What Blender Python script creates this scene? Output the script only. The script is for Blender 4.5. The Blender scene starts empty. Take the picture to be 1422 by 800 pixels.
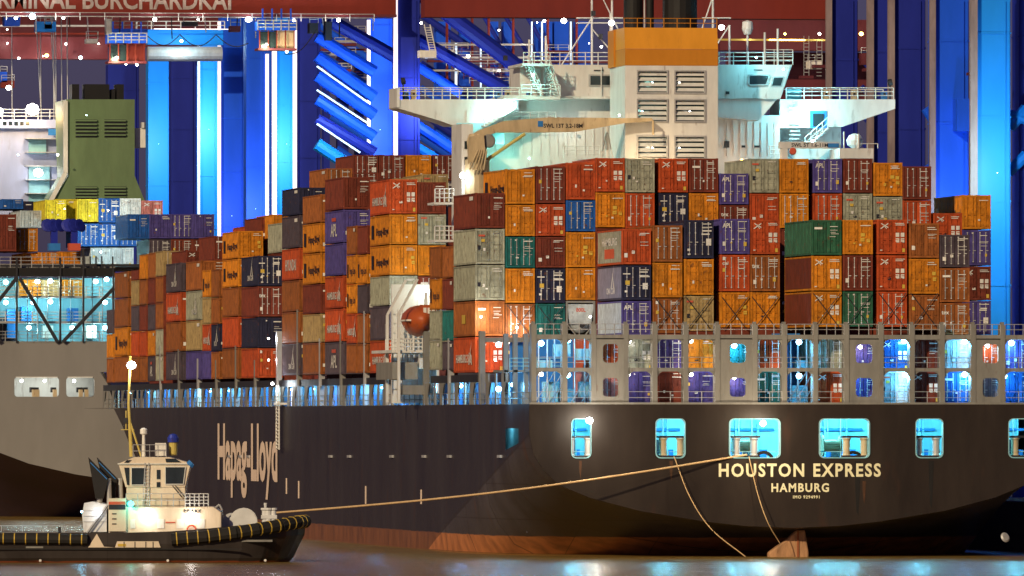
import bpy, bmesh, math, random
from mathutils import Vector, Matrix
random.seed(7)
S = bpy.context.scene
COL = S.collection
R = math.radians

# ------------------------------------------------------------------ camera, world, sun, exposure
TH = R(8.74)                       # angle between the view and the ship's axis
CX, CY, CH = -130.5, -839.9, 11.0  # camera position (ship frame: X to starboard, Y forward)
FP = 14800.0                       # focal length in photo pixels (photo 1422 px wide)
cam_d = bpy.data.cameras.new('camera')
cam = bpy.data.objects.new('camera', cam_d)
COL.objects.link(cam)
cam.location = (CX, CY, CH)
cam.rotation_euler = (R(90), 0, -TH)
cam_d.sensor_width = 36
cam_d.lens = FP / 1422 * 36
cam_d.shift_y = 183 / 1422
cam_d.clip_start = 5
cam_d.clip_end = 20000
S.camera = cam

SUN_EL, SUN_AZ = 24, 218           # floodlit harbour: low warm key light from behind the camera, left
W = bpy.data.worlds.new('World')
S.world = W
W.use_nodes = True
nt = W.node_tree
sky = nt.nodes.new('ShaderNodeTexSky')
sky.sky_type = 'NISHITA'
sky.sun_disc = False
sky.sun_elevation = R(SUN_EL)
sky.sun_rotation = R(SUN_AZ)
sky.altitude = 0
hs = nt.nodes.new('ShaderNodeMixRGB')
hs.blend_type = 'MULTIPLY'
hs.inputs[0].default_value = 1
hs.inputs[2].default_value = (0.36, 0.30, 0.75, 1)
nt.links.new(sky.outputs[0], hs.inputs[1])
nt.links.new(hs.outputs[0], nt.nodes['Background'].inputs[0])
nt.nodes['Background'].inputs[1].default_value = 0.03
sun_d = bpy.data.lights.new('sun', 'SUN')
sun_d.energy = 3.0
sun_d.angle = R(1.2)
sun_d.color = (1.0, 0.79, 0.50)
sun = bpy.data.objects.new('sun', sun_d)
COL.objects.link(sun)
_sd = Vector((math.sin(R(SUN_AZ)) * math.cos(R(SUN_EL)), math.cos(R(SUN_AZ)) * math.cos(R(SUN_EL)), math.sin(R(SUN_EL))))
sun.rotation_euler = _sd.to_track_quat('Z', 'Y').to_euler()
S.view_settings.view_transform = 'Standard'
S.view_settings.look = 'None'
S.view_settings.exposure = 0.0
S.view_settings.gamma = 1.0
S.render.engine = 'CYCLES'
S.cycles.use_denoising = True
S.cycles.max_bounces = 5
S.cycles.diffuse_bounces = 2
S.cycles.glossy_bounces = 3
S.cycles.sample_clamp_indirect = 4.0
S.cycles.sample_clamp_direct = 0

# ------------------------------------------------------------------ survey: sight line -> place in the ship frame
RX, RY = math.cos(TH), -math.sin(TH)
FX, FY = math.sin(TH), math.cos(TH)
def ray(px):
    a = (px - 711) / FP
    return a * RX + FX, a * RY + FY
def x_at(px, Y):
    dx, dy = ray(px)
    return CX + dx * (Y - CY) / dy
def y_at(px, X):
    dx, dy = ray(px)
    return CY + dy * (X - CX) / dx
def depth(X, Y):
    return (X - CX) * FX + (Y - CY) * FY
def z_at(py, X, Y):
    return CH + (583 - py) * depth(X, Y) / FP
def pt(px, py, Y):
    X = x_at(px, Y)
    return Vector((X, Y, z_at(py, X, Y)))

# ------------------------------------------------------------------ materials
def nmat(name):
    m = bpy.data.materials.new(name)
    m.use_nodes = True
    t = m.node_tree
    return m, t, t.nodes['Principled BSDF']
def paint(name, col, rough=0.5, metal=0.0, dirt=0.35, scale=1.6, rust=0.25, vary=0.22, bump=0.0, spec=0.35, zs=0.28):
    m, t, b = nmat(name)
    N, L = t.nodes, t.links
    tc = N.new('ShaderNodeTexCoord')
    oi = N.new('ShaderNodeObjectInfo')
    off = N.new('ShaderNodeVectorMath'); off.operation = 'MULTIPLY_ADD'
    cmb = N.new('ShaderNodeCombineXYZ')
    for i in range(3):
        L.new(oi.outputs['Random'], cmb.inputs[i])
    L.new(cmb.outputs[0], off.inputs[0]); off.inputs[1].default_value = (37, 53, 71)
    L.new(tc.outputs['Object'], off.inputs[2])
    mp = N.new('ShaderNodeMapping'); mp.inputs['Scale'].default_value = (scale, scale, scale * zs)
    L.new(off.outputs[0], mp.inputs[0])
    n1 = N.new('ShaderNodeTexNoise'); n1.inputs['Scale'].default_value = 1.3; n1.inputs['Detail'].default_value = 6; n1.inputs['Roughness'].default_value = 0.65
    L.new(mp.outputs[0], n1.inputs['Vector'])
    r1 = N.new('ShaderNodeMapRange'); r1.inputs[1].default_value = 0.3; r1.inputs[2].default_value = 0.7
    r1.inputs[3].default_value = 1 - dirt; r1.inputs[4].default_value = 1 + dirt * 0.35
    L.new(n1.outputs[0], r1.inputs[0])
    rv = N.new('ShaderNodeMapRange'); rv.inputs[3].default_value = 1 - vary; rv.inputs[4].default_value = 1 + vary
    L.new(oi.outputs['Random'], rv.inputs[0])
    mul = N.new('ShaderNodeMath'); mul.operation = 'MULTIPLY'
    L.new(r1.outputs[0], mul.inputs[0]); L.new(rv.outputs[0], mul.inputs[1])
    mc = N.new('ShaderNodeVectorMath'); mc.operation = 'SCALE'
    mc.inputs[0].default_value = col[:3]
    L.new(mul.outputs[0], mc.inputs['Scale'])
    n2 = N.new('ShaderNodeTexNoise'); n2.inputs['Scale'].default_value = 3.1; n2.inputs['Detail'].default_value = 5
    L.new(mp.outputs[0], n2.inputs['Vector'])
    r2 = N.new('ShaderNodeMapRange'); r2.inputs[1].default_value = 0.62; r2.inputs[2].default_value = 0.72; r2.inputs[4].default_value = rust
    L.new(n2.outputs[0], r2.inputs[0])
    mx = N.new('ShaderNodeMixRGB'); mx.inputs[2].default_value = (0.12, 0.045, 0.02, 1)
    L.new(r2.outputs[0], mx.inputs[0]); L.new(mc.outputs[0], mx.inputs[1])
    L.new(mx.outputs[0], b.inputs['Base Color'])
    rr = N.new('ShaderNodeMapRange'); rr.inputs[3].default_value = rough - 0.1; rr.inputs[4].default_value = min(1, rough + 0.2)
    L.new(n1.outputs[0], rr.inputs[0]); L.new(rr.outputs[0], b.inputs['Roughness'])
    b.inputs['Metallic'].default_value = metal
    b.inputs['Specular IOR Level'].default_value = spec
    if bump:
        bp = N.new('ShaderNodeBump'); bp.inputs['Strength'].default_value = bump; bp.inputs['Distance'].default_value = 0.05
        L.new(n1.outputs[0], bp.inputs['Height']); L.new(bp.outputs[0], b.inputs['Normal'])
    return m
def glow(name, col, st):
    m, t, b = nmat(name)
    b.inputs['Base Color'].default_value = (*col, 1)
    b.inputs['Emission Color'].default_value = (*col, 1)
    b.inputs['Emission Strength'].default_value = st
    return m

CC = dict(  # container colours: code -> (word, colour)
 o=('orange', (0.66, 0.23, 0.012)), r=('red', (0.50, 0.078, 0.018)), m=('maroon', (0.19, 0.038, 0.020)),
 b=('brown', (0.33, 0.105, 0.024)), g=('grey', (0.36, 0.37, 0.28)), d=('dark blue', (0.022, 0.024, 0.06)),
 p=('purple blue', (0.085, 0.065, 0.27)), t=('teal', (0.015, 0.16, 0.15)), G=('green', (0.03, 0.13, 0.07)),
 k=('charcoal', (0.085, 0.065, 0.085)), w=('white', (0.70, 0.74, 0.70)), B=('blue', (0.015, 0.11, 0.42)),
 y=('yellow', (0.75, 0.62, 0.03)), c=('pale grey', (0.50, 0.56, 0.58)), s=('slate grey', (0.22, 0.22, 0.30)),
 P=('pink', (0.6, 0.2, 0.16)), a=('tan', (0.42, 0.30, 0.13)))
CM = {k: paint('container_paint_' + v[0].replace(' ', '_'), v[1], 0.55, 0, 0.5, 1.1, 0.75, 0.14, 0.12, 0.25, 0.75) for k, v in CC.items()}
M_white = paint('ship_white', (0.70, 0.70, 0.68), 0.45, 0, 0.2, 0.5, 0.45, 0.03)
M_hull = paint('hull_grey', (0.052, 0.048, 0.047), 0.5, 0, 0.45, 0.13, 0.25, 0.0)
M_grey = paint('deck_grey', (0.24, 0.235, 0.215), 0.55, 0, 0.25, 0.8, 0.35, 0.05)
M_dark = paint('dark_steel', (0.03, 0.03, 0.035), 0.5, 0, 0.3, 1, 0.2, 0.1)
M_black = paint('soot_black', (0.012, 0.011, 0.011), 0.6, 0, 0.3, 1, 0.1, 0.1)
M_steel = paint('galvanised_steel', (0.5, 0.5, 0.5), 0.4, 0.3, 0.2, 2, 0.1, 0.1)
M_rod = paint('lock_rod_steel', (0.62, 0.60, 0.58), 0.4, 0.1, 0.2, 2, 0.1, 0.3)
M_orange = paint('funnel_orange', (0.72, 0.30, 0.02), 0.45, 0, 0.12, 0.5, 0.1, 0.0)
M_orange2 = paint('funnel_orange_deep', (0.55, 0.21, 0.015), 0.45, 0, 0.12, 0.5, 0.1, 0.0)
M_tan = paint('crane_tan', (0.55, 0.43, 0.26), 0.5, 0, 0.3, 1.0, 0.5, 0.0)
M_blue = paint('crane_blue', (0.008, 0.10, 0.80), 0.45, 0, 0.14, 0.25, 0.0, 0.10)
M_blue_dim = paint('crane_blue_dim', (0.010, 0.022, 0.30), 0.5, 0, 0.2, 0.25, 0.0, 0.10)  # crane blue darkened for legs that catch little light
M_blue_lit = paint('crane_blue_lit', (0.006, 0.25, 0.85), 0.45, 0, 0.12, 0.25, 0.0, 0.05)  # crane blue lightened for strongly lit legs
M_red = paint('girder_red', (0.20, 0.022, 0.012), 0.5, 0, 0.2, 0.25, 0.0, 0.05)
M_redd = paint('girder_red_dark', (0.12, 0.02, 0.028), 0.5, 0, 0.25, 0.2, 0.0, 0.1)
M_blwall = paint('passage_blue', (0.03, 0.20, 0.55), 0.5, 0, 0.25, 0.7, 0.1, 0.0)
M_cyan = paint('mooring_deck_paint', (0.30, 0.60, 0.68), 0.45, 0, 0.25, 0.7, 0.15, 0.0)
M_glass = paint('window_glass', (0.02, 0.03, 0.035), 0.15, 0, 0.2, 1, 0, 0.1, spec=0.8)
M_cream = paint('letter_white', (0.88, 0.84, 0.55), 0.5, 0, 0.12, 2, 0.05, 0.0)
M_peach = paint('letter_cream', (0.88, 0.70, 0.56), 0.5, 0, 0.12, 0.5, 0.1, 0.0)
M_blk = paint('print_black', (0.02, 0.02, 0.03), 0.5, 0, 0.1, 2, 0, 0)
M_yel = paint('print_yellow', (0.62, 0.42, 0.06), 0.5, 0, 0.1, 2, 0, 0)
M_wht = paint('print_white', (0.78, 0.76, 0.70), 0.5, 0, 0.2, 2, 0, 0.1)
M_rprint = paint('print_red', (0.6, 0.10, 0.05), 0.5, 0, 0.1, 2, 0, 0)
M_green = paint('funnel_green', (0.14, 0.205, 0.10), 0.5, 0, 0.2, 0.5, 0.1, 0.0)
M_gwhite = paint('neighbour_hull_grey', (0.26, 0.25, 0.235), 0.5, 0, 0.18, 0.1, 0.05, 0.0)
M_under = paint('neighbour_hull_dark', (0.085, 0.055, 0.095), 0.55, 0, 0.4, 0.12, 0.2, 0.0)
M_rust = paint('rusty_boot', (0.34, 0.11, 0.045), 0.7, 0, 0.5, 0.8, 0.5, 0.0, 0.4)
M_rope = paint('rope', (0.80, 0.55, 0.28), 0.8, 0, 0.2, 3, 0, 0)
M_rubber = paint('rubber', (0.022, 0.020, 0.018), 0.75, 0, 0.4, 2, 0, 0)
M_nb_bluelit = paint('neighbour_white_bluelit', (0.40, 0.45, 0.66), 0.5, 0, .2, .4, .2, 0)  # white house, its blue light and shade put into the colour
M_ygold = paint('mast_yellow', (0.60, 0.47, 0.12), 0.45, 0, 0.1, 1, 0, 0)
M_tugw = paint('tug_cream', (0.78, 0.66, 0.50), 0.45, 0, 0.15, 0.8, 0.15, 0.0)
M_tugh = paint('tug_hull', (0.035, 0.028, 0.024), 0.5, 0, 0.5, 0.7, 0.4, 0.0)
M_concrete = paint('concrete', (0.30, 0.29, 0.27), 0.85, 0, 0.3, 0.1, 0.0, 0.0)
E_white = glow('lamp_white', (1.0, 0.95, 0.88), 22)
E_cyan = glow('lamp_cyan', (0.55, 0.92, 1.0), 16)
E_blue = glow('lamp_blue', (0.45, 0.78, 1.0), 16)
E_amber = glow('lamp_amber', (1.0, 0.62, 0.12), 16)
E_strip = glow('glow_strip', (1.0, 0.86, 0.86), 1.25)  # glow of the highlights added on leg edges, also of light tubes
E_strip2 = glow('glow_strip_cool', (0.62, 0.80, 1.0), 0.9)  # cooler glow for added highlights and light tubes
E_teal = glow('lamp_teal', (0.05, 1.0, 0.85), 10)

# hull paint: rusty red boot topping below 1.6 m, grey above, with plate seams
def hull_mat(name, top, boot, zb):
    m = paint(name, top, 0.36, 0, 0.6, 0.16, 0.45, 0.0, 0.5)
    t = m.node_tree; N, L = t.nodes, t.links
    b = N['Principled BSDF']
    src = b.inputs['Base Color'].links[0].from_socket
    g = N.new('ShaderNodeNewGeometry'); sp = N.new('ShaderNodeSeparateXYZ')
    L.new(g.outputs['Position'], sp.inputs[0])
    n = N.new('ShaderNodeTexNoise'); n.inputs['Scale'].default_value = 0.9; n.inputs['Detail'].default_value = 8
    mp = N.new('ShaderNodeMapping'); mp.inputs['Scale'].default_value = (0.7, 0.7, 0.35)
    L.new(g.outputs['Position'], mp.inputs[0]); L.new(mp.outputs[0], n.inputs['Vector'])
    cr = N.new('ShaderNodeValToRGB')
    cr.color_ramp.elements[0].color = (boot[0] * 0.45, boot[1] * 0.45, boot[2] * 0.5, 1); cr.color_ramp.elements[0].position = 0.25
    cr.color_ramp.elements[1].color = (*boot, 1); cr.color_ramp.elements[1].position = 0.62
    L.new(n.outputs[0], cr.inputs[0])
    ad = N.new('ShaderNodeMath'); ad.operation = 'MULTIPLY_ADD'; ad.inputs[1].default_value = 0.25
    L.new(n.outputs[0], ad.inputs[0]); L.new(sp.outputs['Z'], ad.inputs[2])
    st = N.new('ShaderNodeMapRange'); st.inputs[1].default_value = zb + 0.08; st.inputs[2].default_value = zb + 0.16
    L.new(ad.outputs[0], st.inputs[0])
    mx = N.new('ShaderNodeMixRGB')
    L.new(st.outputs[0], mx.inputs[0]); L.new(cr.outputs[0], mx.inputs[1]); L.new(src, mx.inputs[2])
    # plate seams: thin weld lines every few metres
    def seam(sock, pitch, w):
        a = N.new('ShaderNodeMath'); a.operation = 'PINGPONG'; a.inputs[1].default_value = pitch / 2
        L.new(sock, a.inputs[0])
        c = N.new('ShaderNodeMath'); c.operation = 'LESS_THAN'; c.inputs[1].default_value = w
        L.new(a.outputs[0], c.inputs[0]); return c.outputs[0]
    s1 = seam(sp.outputs['Z'], 2.9, 0.035); s2 = seam(sp.outputs['Y'], 11.5, 0.12); s3 = seam(sp.outputs['X'], 6.1, 0.03)
    a1 = N.new('ShaderNodeMath'); a1.operation = 'MAXIMUM'; L.new(s1, a1.inputs[0]); L.new(s2, a1.inputs[1])
    a2 = N.new('ShaderNodeMath'); a2.operation = 'MAXIMUM'; L.new(a1.outputs[0], a2.inputs[0]); L.new(s3, a2.inputs[1])
    a3 = N.new('ShaderNodeMath'); a3.operation = 'MULTIPLY'; a3.inputs[1].default_value = 0.6; L.new(a2.outputs[0], a3.inputs[0])
    mm = N.new('ShaderNodeMixRGB'); mm.inputs[2].default_value = (0.02, 0.015, 0.013, 1)
    L.new(a3.outputs[0], mm.inputs[0]); L.new(mx.outputs[0], mm.inputs[1])
    L.new(mm.outputs[0], b.inputs['Base Color'])
    return m
M_ship = hull_mat('hull_paint', (0.074, 0.066, 0.074), (0.62, 0.23, 0.085), 1.5)
M_tran = hull_mat('transom_paint', (0.054, 0.039, 0.028), (0.40, 0.13, 0.05), -5)

# ------------------------------------------------------------------ mesh helpers
class MB:
    def __init__(s): s.v, s.f, s.m = [], [], []
    def poly(s, pts, m=0):
        i = len(s.v); s.v += [tuple(p) for p in pts]; s.f.append(tuple(range(i, i + len(pts)))); s.m.append(m); return s
    def box(s, x0, x1, y0, y1, z0, z1, m=0):
        i = len(s.v)
        s.v += [(x, y, z) for z in (z0, z1) for y in (y0, y1) for x in (x0, x1)]
        for f in ((0, 2, 3, 1), (4, 5, 7, 6), (0, 1, 5, 4), (2, 6, 7, 3), (0, 4, 6, 2), (1, 3, 7, 5)):
            s.f.append(tuple(i + k for k in f)); s.m.append(m)
        return s
    def tube(s, a, b, r, n=6, m=0, r2=None):
        a, b = Vector(a), Vector(b); r2 = r if r2 is None else r2
        d = (b - a).normalized(); u = d.orthogonal().normalized(); w = d.cross(u)
        i = len(s.v)
        for p, q in ((a, r), (b, r2)):
            for k in range(n):
                t = 2 * math.pi * k / n
                s.v.append(tuple(p + q * (math.cos(t) * u + math.sin(t) * w)))
        for k in range(n):
            j = (k + 1) % n
            s.f.append((i + k, i + j, i + n + j, i + n + k)); s.m.append(m)
        s.f.append(tuple(i + k for k in reversed(range(n)))); s.m.append(m)
        s.f.append(tuple(i + n + k for k in range(n))); s.m.append(m)
        return s
    def beam(s, a, b, w, h, m=0):     # rectangular bar from a to b
        a, b = Vector(a), Vector(b); d = (b - a).normalized()
        up = Vector((0, 1, 0)) if abs(d.y) < 0.9 else Vector((0, 0, 1))
        u = d.cross(up).normalized(); q = d.cross(u).normalized()
        i = len(s.v)
        for p in (a, b):
            for cu, cq in ((-1, -1), (1, -1), (1, 1), (-1, 1)):
                s.v.append(tuple(p + u * cu * w / 2 + q * cq * h / 2))
        for f in ((0, 1, 5, 4), (1, 2, 6, 5), (2, 3, 7, 6), (3, 0, 4, 7), (3, 2, 1, 0), (4, 5, 6, 7)):
            s.f.append(tuple(i + k for k in f)); s.m.append(m)
        return s
    def prism(s, prof, y0, y1, m=0):   # profile in x,z extruded along y
        n = len(prof); i = len(s.v)
        s.v += [(x, y0, z) for x, z in prof] + [(x, y1, z) for x, z in prof]
        s.f.append(tuple(i + k for k in range(n))); s.m.append(m)
        s.f.append(tuple(i + n + k for k in reversed(range(n)))); s.m.append(m)
        for k in range(n):
            j = (k + 1) % n
            s.f.append((i + k, i + n + k, i + n + j, i + j)); s.m.append(m)
        return s
    def lathe(s, cx, cy, prof, n=16, m=0):  # profile r,z around a vertical axis
        i = len(s.v)
        for r, z in prof:
            for k in range(n):
                t = 2 * math.pi * k / n
                s.v.append((cx + r * math.cos(t), cy + r * math.sin(t), z))
        for a in range(len(prof) - 1):
            for k in range(n):
                j = (k + 1) % n
                s.f.append((i + a * n + k, i + a * n + j, i + (a + 1) * n + j, i + (a + 1) * n + k)); s.m.append(m)
        s.f.append(tuple(i + k for k in reversed(range(n)))); s.m.append(m)
        s.f.append(tuple(i + (len(prof) - 1) * n + k for k in range(n))); s.m.append(m)
        return s
    def mesh(s, name, mats):
        me = bpy.data.meshes.new(name)
        me.from_pydata(s.v, [], s.f)
        for m in (mats if isinstance(mats, (list, tuple)) else [mats]):
            me.materials.append(m)
        me.polygons.foreach_set('material_index', s.m)
        bm = bmesh.new(); bm.from_mesh(me); bmesh.ops.recalc_face_normals(bm, faces=bm.faces); bm.to_mesh(me); bm.free()
        me.update()
        return me
    def build(s, name, mats, parent=None, smooth=False, loc=None):
        me = s.mesh(name, mats)
        if smooth:
            me.polygons.foreach_set('use_smooth', [True] * len(me.polygons))
        return link(name, me, parent, loc)
def link(name, me, parent=None, loc=None):
    o = bpy.data.objects.new(name, me); COL.objects.link(o)
    if parent: o.parent = parent
    if loc is not None: o.location = loc
    return o
def tag(o, label=None, cat=None, group=None, kind=None):
    if label: o['label'] = label
    if cat: o['category'] = cat
    if group: o['group'] = group
    if kind: o['kind'] = kind
    return o
def empty(name, loc=(0, 0, 0), label=None, cat=None, group=None, rz=0):
    o = bpy.data.objects.new(name, None); COL.objects.link(o)
    o.empty_display_size = 0.5
    o.location = loc; o.rotation_euler = (0, 0, rz)
    return tag(o, label, cat, group)
def B(name, mat, parent, x0, x1, y0, y1, z0, z1):
    return MB().box(x0, x1, y0, y1, z0, z1).build(name, mat, parent)
def bevel(o, w=0.1, n=2):
    md = o.modifiers.new('bevel', 'BEVEL'); md.width = w; md.segments = n; md.limit_method = 'ANGLE'
    return o
_tc = {}
def text_mesh(txt, w, h, thick=0.0, spacing=1.0, off=0.022):
    """flat lettering mesh fitted to w x h, origin at its lower left; reads along +x, up +y"""
    key = (txt, round(w, 3), round(h, 3), spacing)
    if key in _tc: return _tc[key]
    cu = bpy.data.curves.new('lettering', 'FONT'); cu.body = txt; cu.extrude = thick; cu.space_character = spacing
    cu.resolution_u = 3; cu.offset = off
    ob = bpy.data.objects.new('lettering', cu); COL.objects.link(ob)
    bpy.context.view_layer.update()
    me = bpy.data.meshes.new_from_object(ob.evaluated_get(bpy.context.evaluated_depsgraph_get()))
    bpy.data.objects.remove(ob)
    xs = [v.co.x for v in me.vertices]; ys = [v.co.y for v in me.vertices]
    ax, ay = w / (max(xs) - min(xs)), h / (max(ys) - min(ys)); mx_, my_ = min(xs), min(ys)
    for v in me.vertices:
        v.co.x = (v.co.x - mx_) * ax; v.co.y = (v.co.y - my_) * ay
    _tc[key] = me
    return me
FACE_AFT = Matrix(((1, 0, 0), (0, 0, -1), (0, 1, 0)))            # text x->X, y->Z, normal -Y
FACE_PORT = Matrix(((0, 0, -1), (-1, 0, 0), (0, 1, 0)))         # text x->-Y, y->Z, normal -X
def lettering(name, txt, w, h, loc, mat, parent, face=FACE_AFT, thick=0.0, spacing=1.0, off=0.022):
    me = text_mesh(txt, w, h, thick, spacing, off).copy()
    me.materials.clear(); me.materials.append(mat)
    me.transform(face.to_4x4())
    return link(name, me, parent, loc)
def fill_with_holes(outline, holes, to3, thick_vec):
    """a plate with real openings: outline and holes as 2-D loops, given thickness by thick_vec"""
    bm = bmesh.new()
    es = []
    loops = []
    for lp in [outline] + holes:
        vs = [bm.verts.new(to3(p)) for p in lp]
        loops.append(vs)
        es += [bm.edges.new((vs[i], vs[(i + 1) % len(vs)])) for i in range(len(vs))]
    bmesh.ops.triangle_fill(bm, use_beauty=True, use_dissolve=False, edges=es)
    geo = bm.faces[:]
    ret = bmesh.ops.duplicate(bm, geom=geo)
    vm = ret['vert_map']
    nv = [e for e in ret['geom'] if isinstance(e, bmesh.types.BMVert)]
    bmesh.ops.translate(bm, verts=nv, vec=thick_vec)
    for vs in loops:
        for i in range(len(vs)):
            a, b = vs[i], vs[(i + 1) % len(vs)]
            bm.faces.new((a, b, vm[b], vm[a]))
    bmesh.ops.recalc_face_normals(bm, faces=bm.faces)
    return bm
def bm_build(bm, name, mats, parent):
    me = bpy.data.meshes.new(name); bm.to_mesh(me); bm.free()
    for m in (mats if isinstance(mats, (list, tuple)) else [mats]): me.materials.append(m)
    return link(name, me, parent)
def rrect(x0, x1, z0, z1, r, n=4):
    out = []
    for cx, cz, a0 in ((x1 - r, z1 - r, 0), (x0 + r, z1 - r, 90), (x0 + r, z0 + r, 180), (x1 - r, z0 + r, 270)):
        for k in range(n + 1):
            a = R(a0 + 90 * k / n)
            out.append((cx + r * math.cos(a), cz + r * math.sin(a)))
    return out
def rail(parent, pts, h=1.05, bars=3, pitch=1.6, mat=None, r=0.045, name='railing'):
    mb = MB()
    for a, b in zip(pts, pts[1:]):
        a, b = Vector(a), Vector(b)
        n = max(1, round((b - a).length / pitch))
        for k in range(n + 1):
            p = a.lerp(b, k / n); mb.tube(p, p + Vector((0, 0, h)), r, 5)
        for j in range(bars):
            z = Vector((0, 0, h * (j + 1) / bars)); mb.tube(a + z, b + z, r * 0.8, 5)
    return mb.build(name, mat or M_white, parent)
_lampmesh = {}
def lamp(parent, loc, col=(1, 0.95, 0.88), watts=600, em=None, r=0.22, aim=None, name='lamp_or_fill', housing=True, lrad=0.25, fill_spot=False):
    """a fitting: housing, bright lens and its light; spots are added fill without one"""
    em = em or E_white
    key = (em.name, round(r, 2))
    if key not in _lampmesh:
        mb = MB(); mb.lathe(0, 0, [(0.02, -r * 0.9), (r * 0.75, -r * 0.6), (r, 0), (r * 0.75, r * 0.6), (0.02, r * 0.9)], 10)
        me = mb.mesh('lens', em)
        mh = MB().box(-r * 1.1, r * 1.1, r * 0.3, r * 1.3, r * 0.2, r * 1.2).mesh('housing', M_dark)
        _lampmesh[key] = (me, mh)
    me, mh = _lampmesh[key]
    l = link(name, me, parent, loc); l.scale = (.72, .72, .72)
    if watts:
        ld = bpy.data.lights.new('lamp_light', 'SPOT' if fill_spot else 'POINT'); ld.energy = watts; ld.color = col; ld.shadow_soft_size = lrad
        lo = bpy.data.objects.new('lamp_light', ld); COL.objects.link(lo)
        lo.parent = l; lo.location = aim or (0, -r * 1.6, -r * 1.2)
        if fill_spot: ld.spot_size = R(150); ld.spot_blend = .6; lo.rotation_euler = (R(90), 0, 0); lo.location = (0, .6, 0)
    return l
# ------------------------------------------------------------------ water, sea floor, quay
def water():
    m, t, b = nmat('river_water')
    N, L = t.nodes, t.links
    b.inputs['Base Color'].default_value = (0.26, 0.165, 0.048, 1)
    b.inputs['Roughness'].default_value = 0.27
    b.inputs['IOR'].default_value = 1.33
    b.inputs['Specular IOR Level'].default_value = 0.9
    b.inputs['Specular Tint'].default_value = (1.0, 0.84, 0.58, 1)  # gold of lamp reflections put into the tint
    g = N.new('ShaderNodeNewGeometry')
    mp = N.new('ShaderNodeMapping'); mp.inputs['Rotation'].default_value = (0, 0, TH); mp.inputs['Scale'].default_value = (0.055, 0.30, 1)
    L.new(g.outputs['Position'], mp.inputs[0])
    n = N.new('ShaderNodeTexNoise'); n.inputs['Scale'].default_value = 1.0; n.inputs['Detail'].default_value = 5; n.inputs['Roughness'].default_value = 0.6
    L.new(mp.outputs[0], n.inputs['Vector'])
    bp = N.new('ShaderNodeBump'); bp.inputs['Strength'].default_value = 1.0; bp.inputs['Distance'].default_value = 0.9
    L.new(n.outputs[0], bp.inputs['Height']); L.new(bp.outputs[0], b.inputs['Normal'])
    o = MB().poly([(-4000, -1200, 0), (4000, -1200, 0), (4000, 9000, 0), (-4000, 9000, 0)]).build('water', m)
    tag(o, kind='structure')
water()
q = MB().box(46.0, 900, -400, 2200, -3, 4.2).build('quay', M_concrete); tag(q, kind='structure')

M_stain = paint('stain', (0.085, 0.040, 0.020), .7, 0, .5, 2, .5, 0)
# ------------------------------------------------------------------ hulls
G_TAB = [(0, 0), (.02, .18), (.066, .33), (.18, .58), (.32, .77), (.46, .89), (.63, .95), (.79, .985), (1, 1)]
def hull_mesh(name, cx, hb, y0, length, deck, zc0, zk0, mat, parent, hole=None, bulwark=3.9):
    def sm(t): t = max(0, min(1, t)); return t * t * (3 - 2 * t)
    ys = [0, 1.5, 3, 5, 7.5, 9.2, 12.2, 16, 20, 26, 33, 42, 52, 64, 80, 100, 150, 200, 230, 245, 258, 270, 280, 289, 297, 297.4, 303, 309, 314, 318, 322, 325, 328, 330]
    if hole: ys = sorted(set([y for y in ys if not (hole[0] - 1.2 < y < hole[1] + 1.2)] + [hole[0], hole[1]]))
    rows = []
    for y in ys:
        zc = zc0 - 13.5 * sm(y / 60) - 2.0 * min(1, y / 30)
        zk = zk0 - 8.4 * (y / 50) if y < 50 else max(-9, zk0 - 8.4 - 10.5 * (y - 50) / 50)
        dk = deck if y < 297.2 else deck + bulwark
        row = [(zc + (zk - zc) * u, gg) for u, gg in G_TAB]
        row.append((max(zk + .05, 1.2), 1)); row.append((max(zk + .1, 5), 1)); a = max(zk + .15, 8.55); row.append((a, 1)); row.append((max(a + .2, 10.3), 1)); row.append((dk, 1))
        pts = []
        for z, gg in row:
            f = max(0, min(1, z / (deck + 3)))
            ys_, ye = 232 + 66 * f, 312 + 18 * f
            tp = 1 if y <= ys_ else max(0.0, 1 - ((y - ys_) / (ye - ys_)) ** (1.9 + 0.5 * f)) if y < ye else 0.0
            pts.append((hb * gg * tp, z))
        rows.append((y, pts))
    bm = bmesh.new(); n = len(rows[0][1])
    P = [[bm.verts.new((cx - x, y0 + y * length / 330, z)) for x, z in pts] for y, pts in rows]
    Q = [[bm.verts.new((cx + x, y0 + y * length / 330, z)) for x, z in pts] for y, pts in rows]
    for i in range(len(rows) - 1):
        for j in range(n - 1):
            if hole and j == n - 3 and abs(rows[i][0] - hole[0]) < .01: 
                bm.faces.new((Q[i][j], Q[i][j + 1], Q[i + 1][j + 1], Q[i + 1][j])); continue
            bm.faces.new((P[i][j], P[i + 1][j], P[i + 1][j + 1], P[i][j + 1]))
            bm.faces.new((Q[i][j], Q[i][j + 1], Q[i + 1][j + 1], Q[i + 1][j]))
    bmesh.ops.remove_doubles(bm, verts=bm.verts, dist=0.0005)
    bmesh.ops.recalc_face_normals(bm, faces=bm.faces)
    for f in bm.faces: f.smooth = True
    o = bm_build(bm, name, mat, parent)
    md = o.modifiers.new('edge_split', 'EDGE_SPLIT'); md.split_angle = R(35)
    return o
def transom_outline(cx, hb, zc0, zk0, deck):
    h = [(x * hb, zc0 + (zk0 - zc0) * u) for u, x in G_TAB]
    fine = []
    for (xa, za), (xb, zb) in zip(h, h[1:]): fine += [(xa, za), ((xa + xb) / 2, (za + zb) / 2 )]
    fine.append(h[-1])
    h = h
    left = [(cx - x, z) for x, z in reversed(h)]
    return [(cx - hb, deck)] + left + [(cx + x, z) for x, z in h[1:]] + [(cx + hb, deck)]

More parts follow.
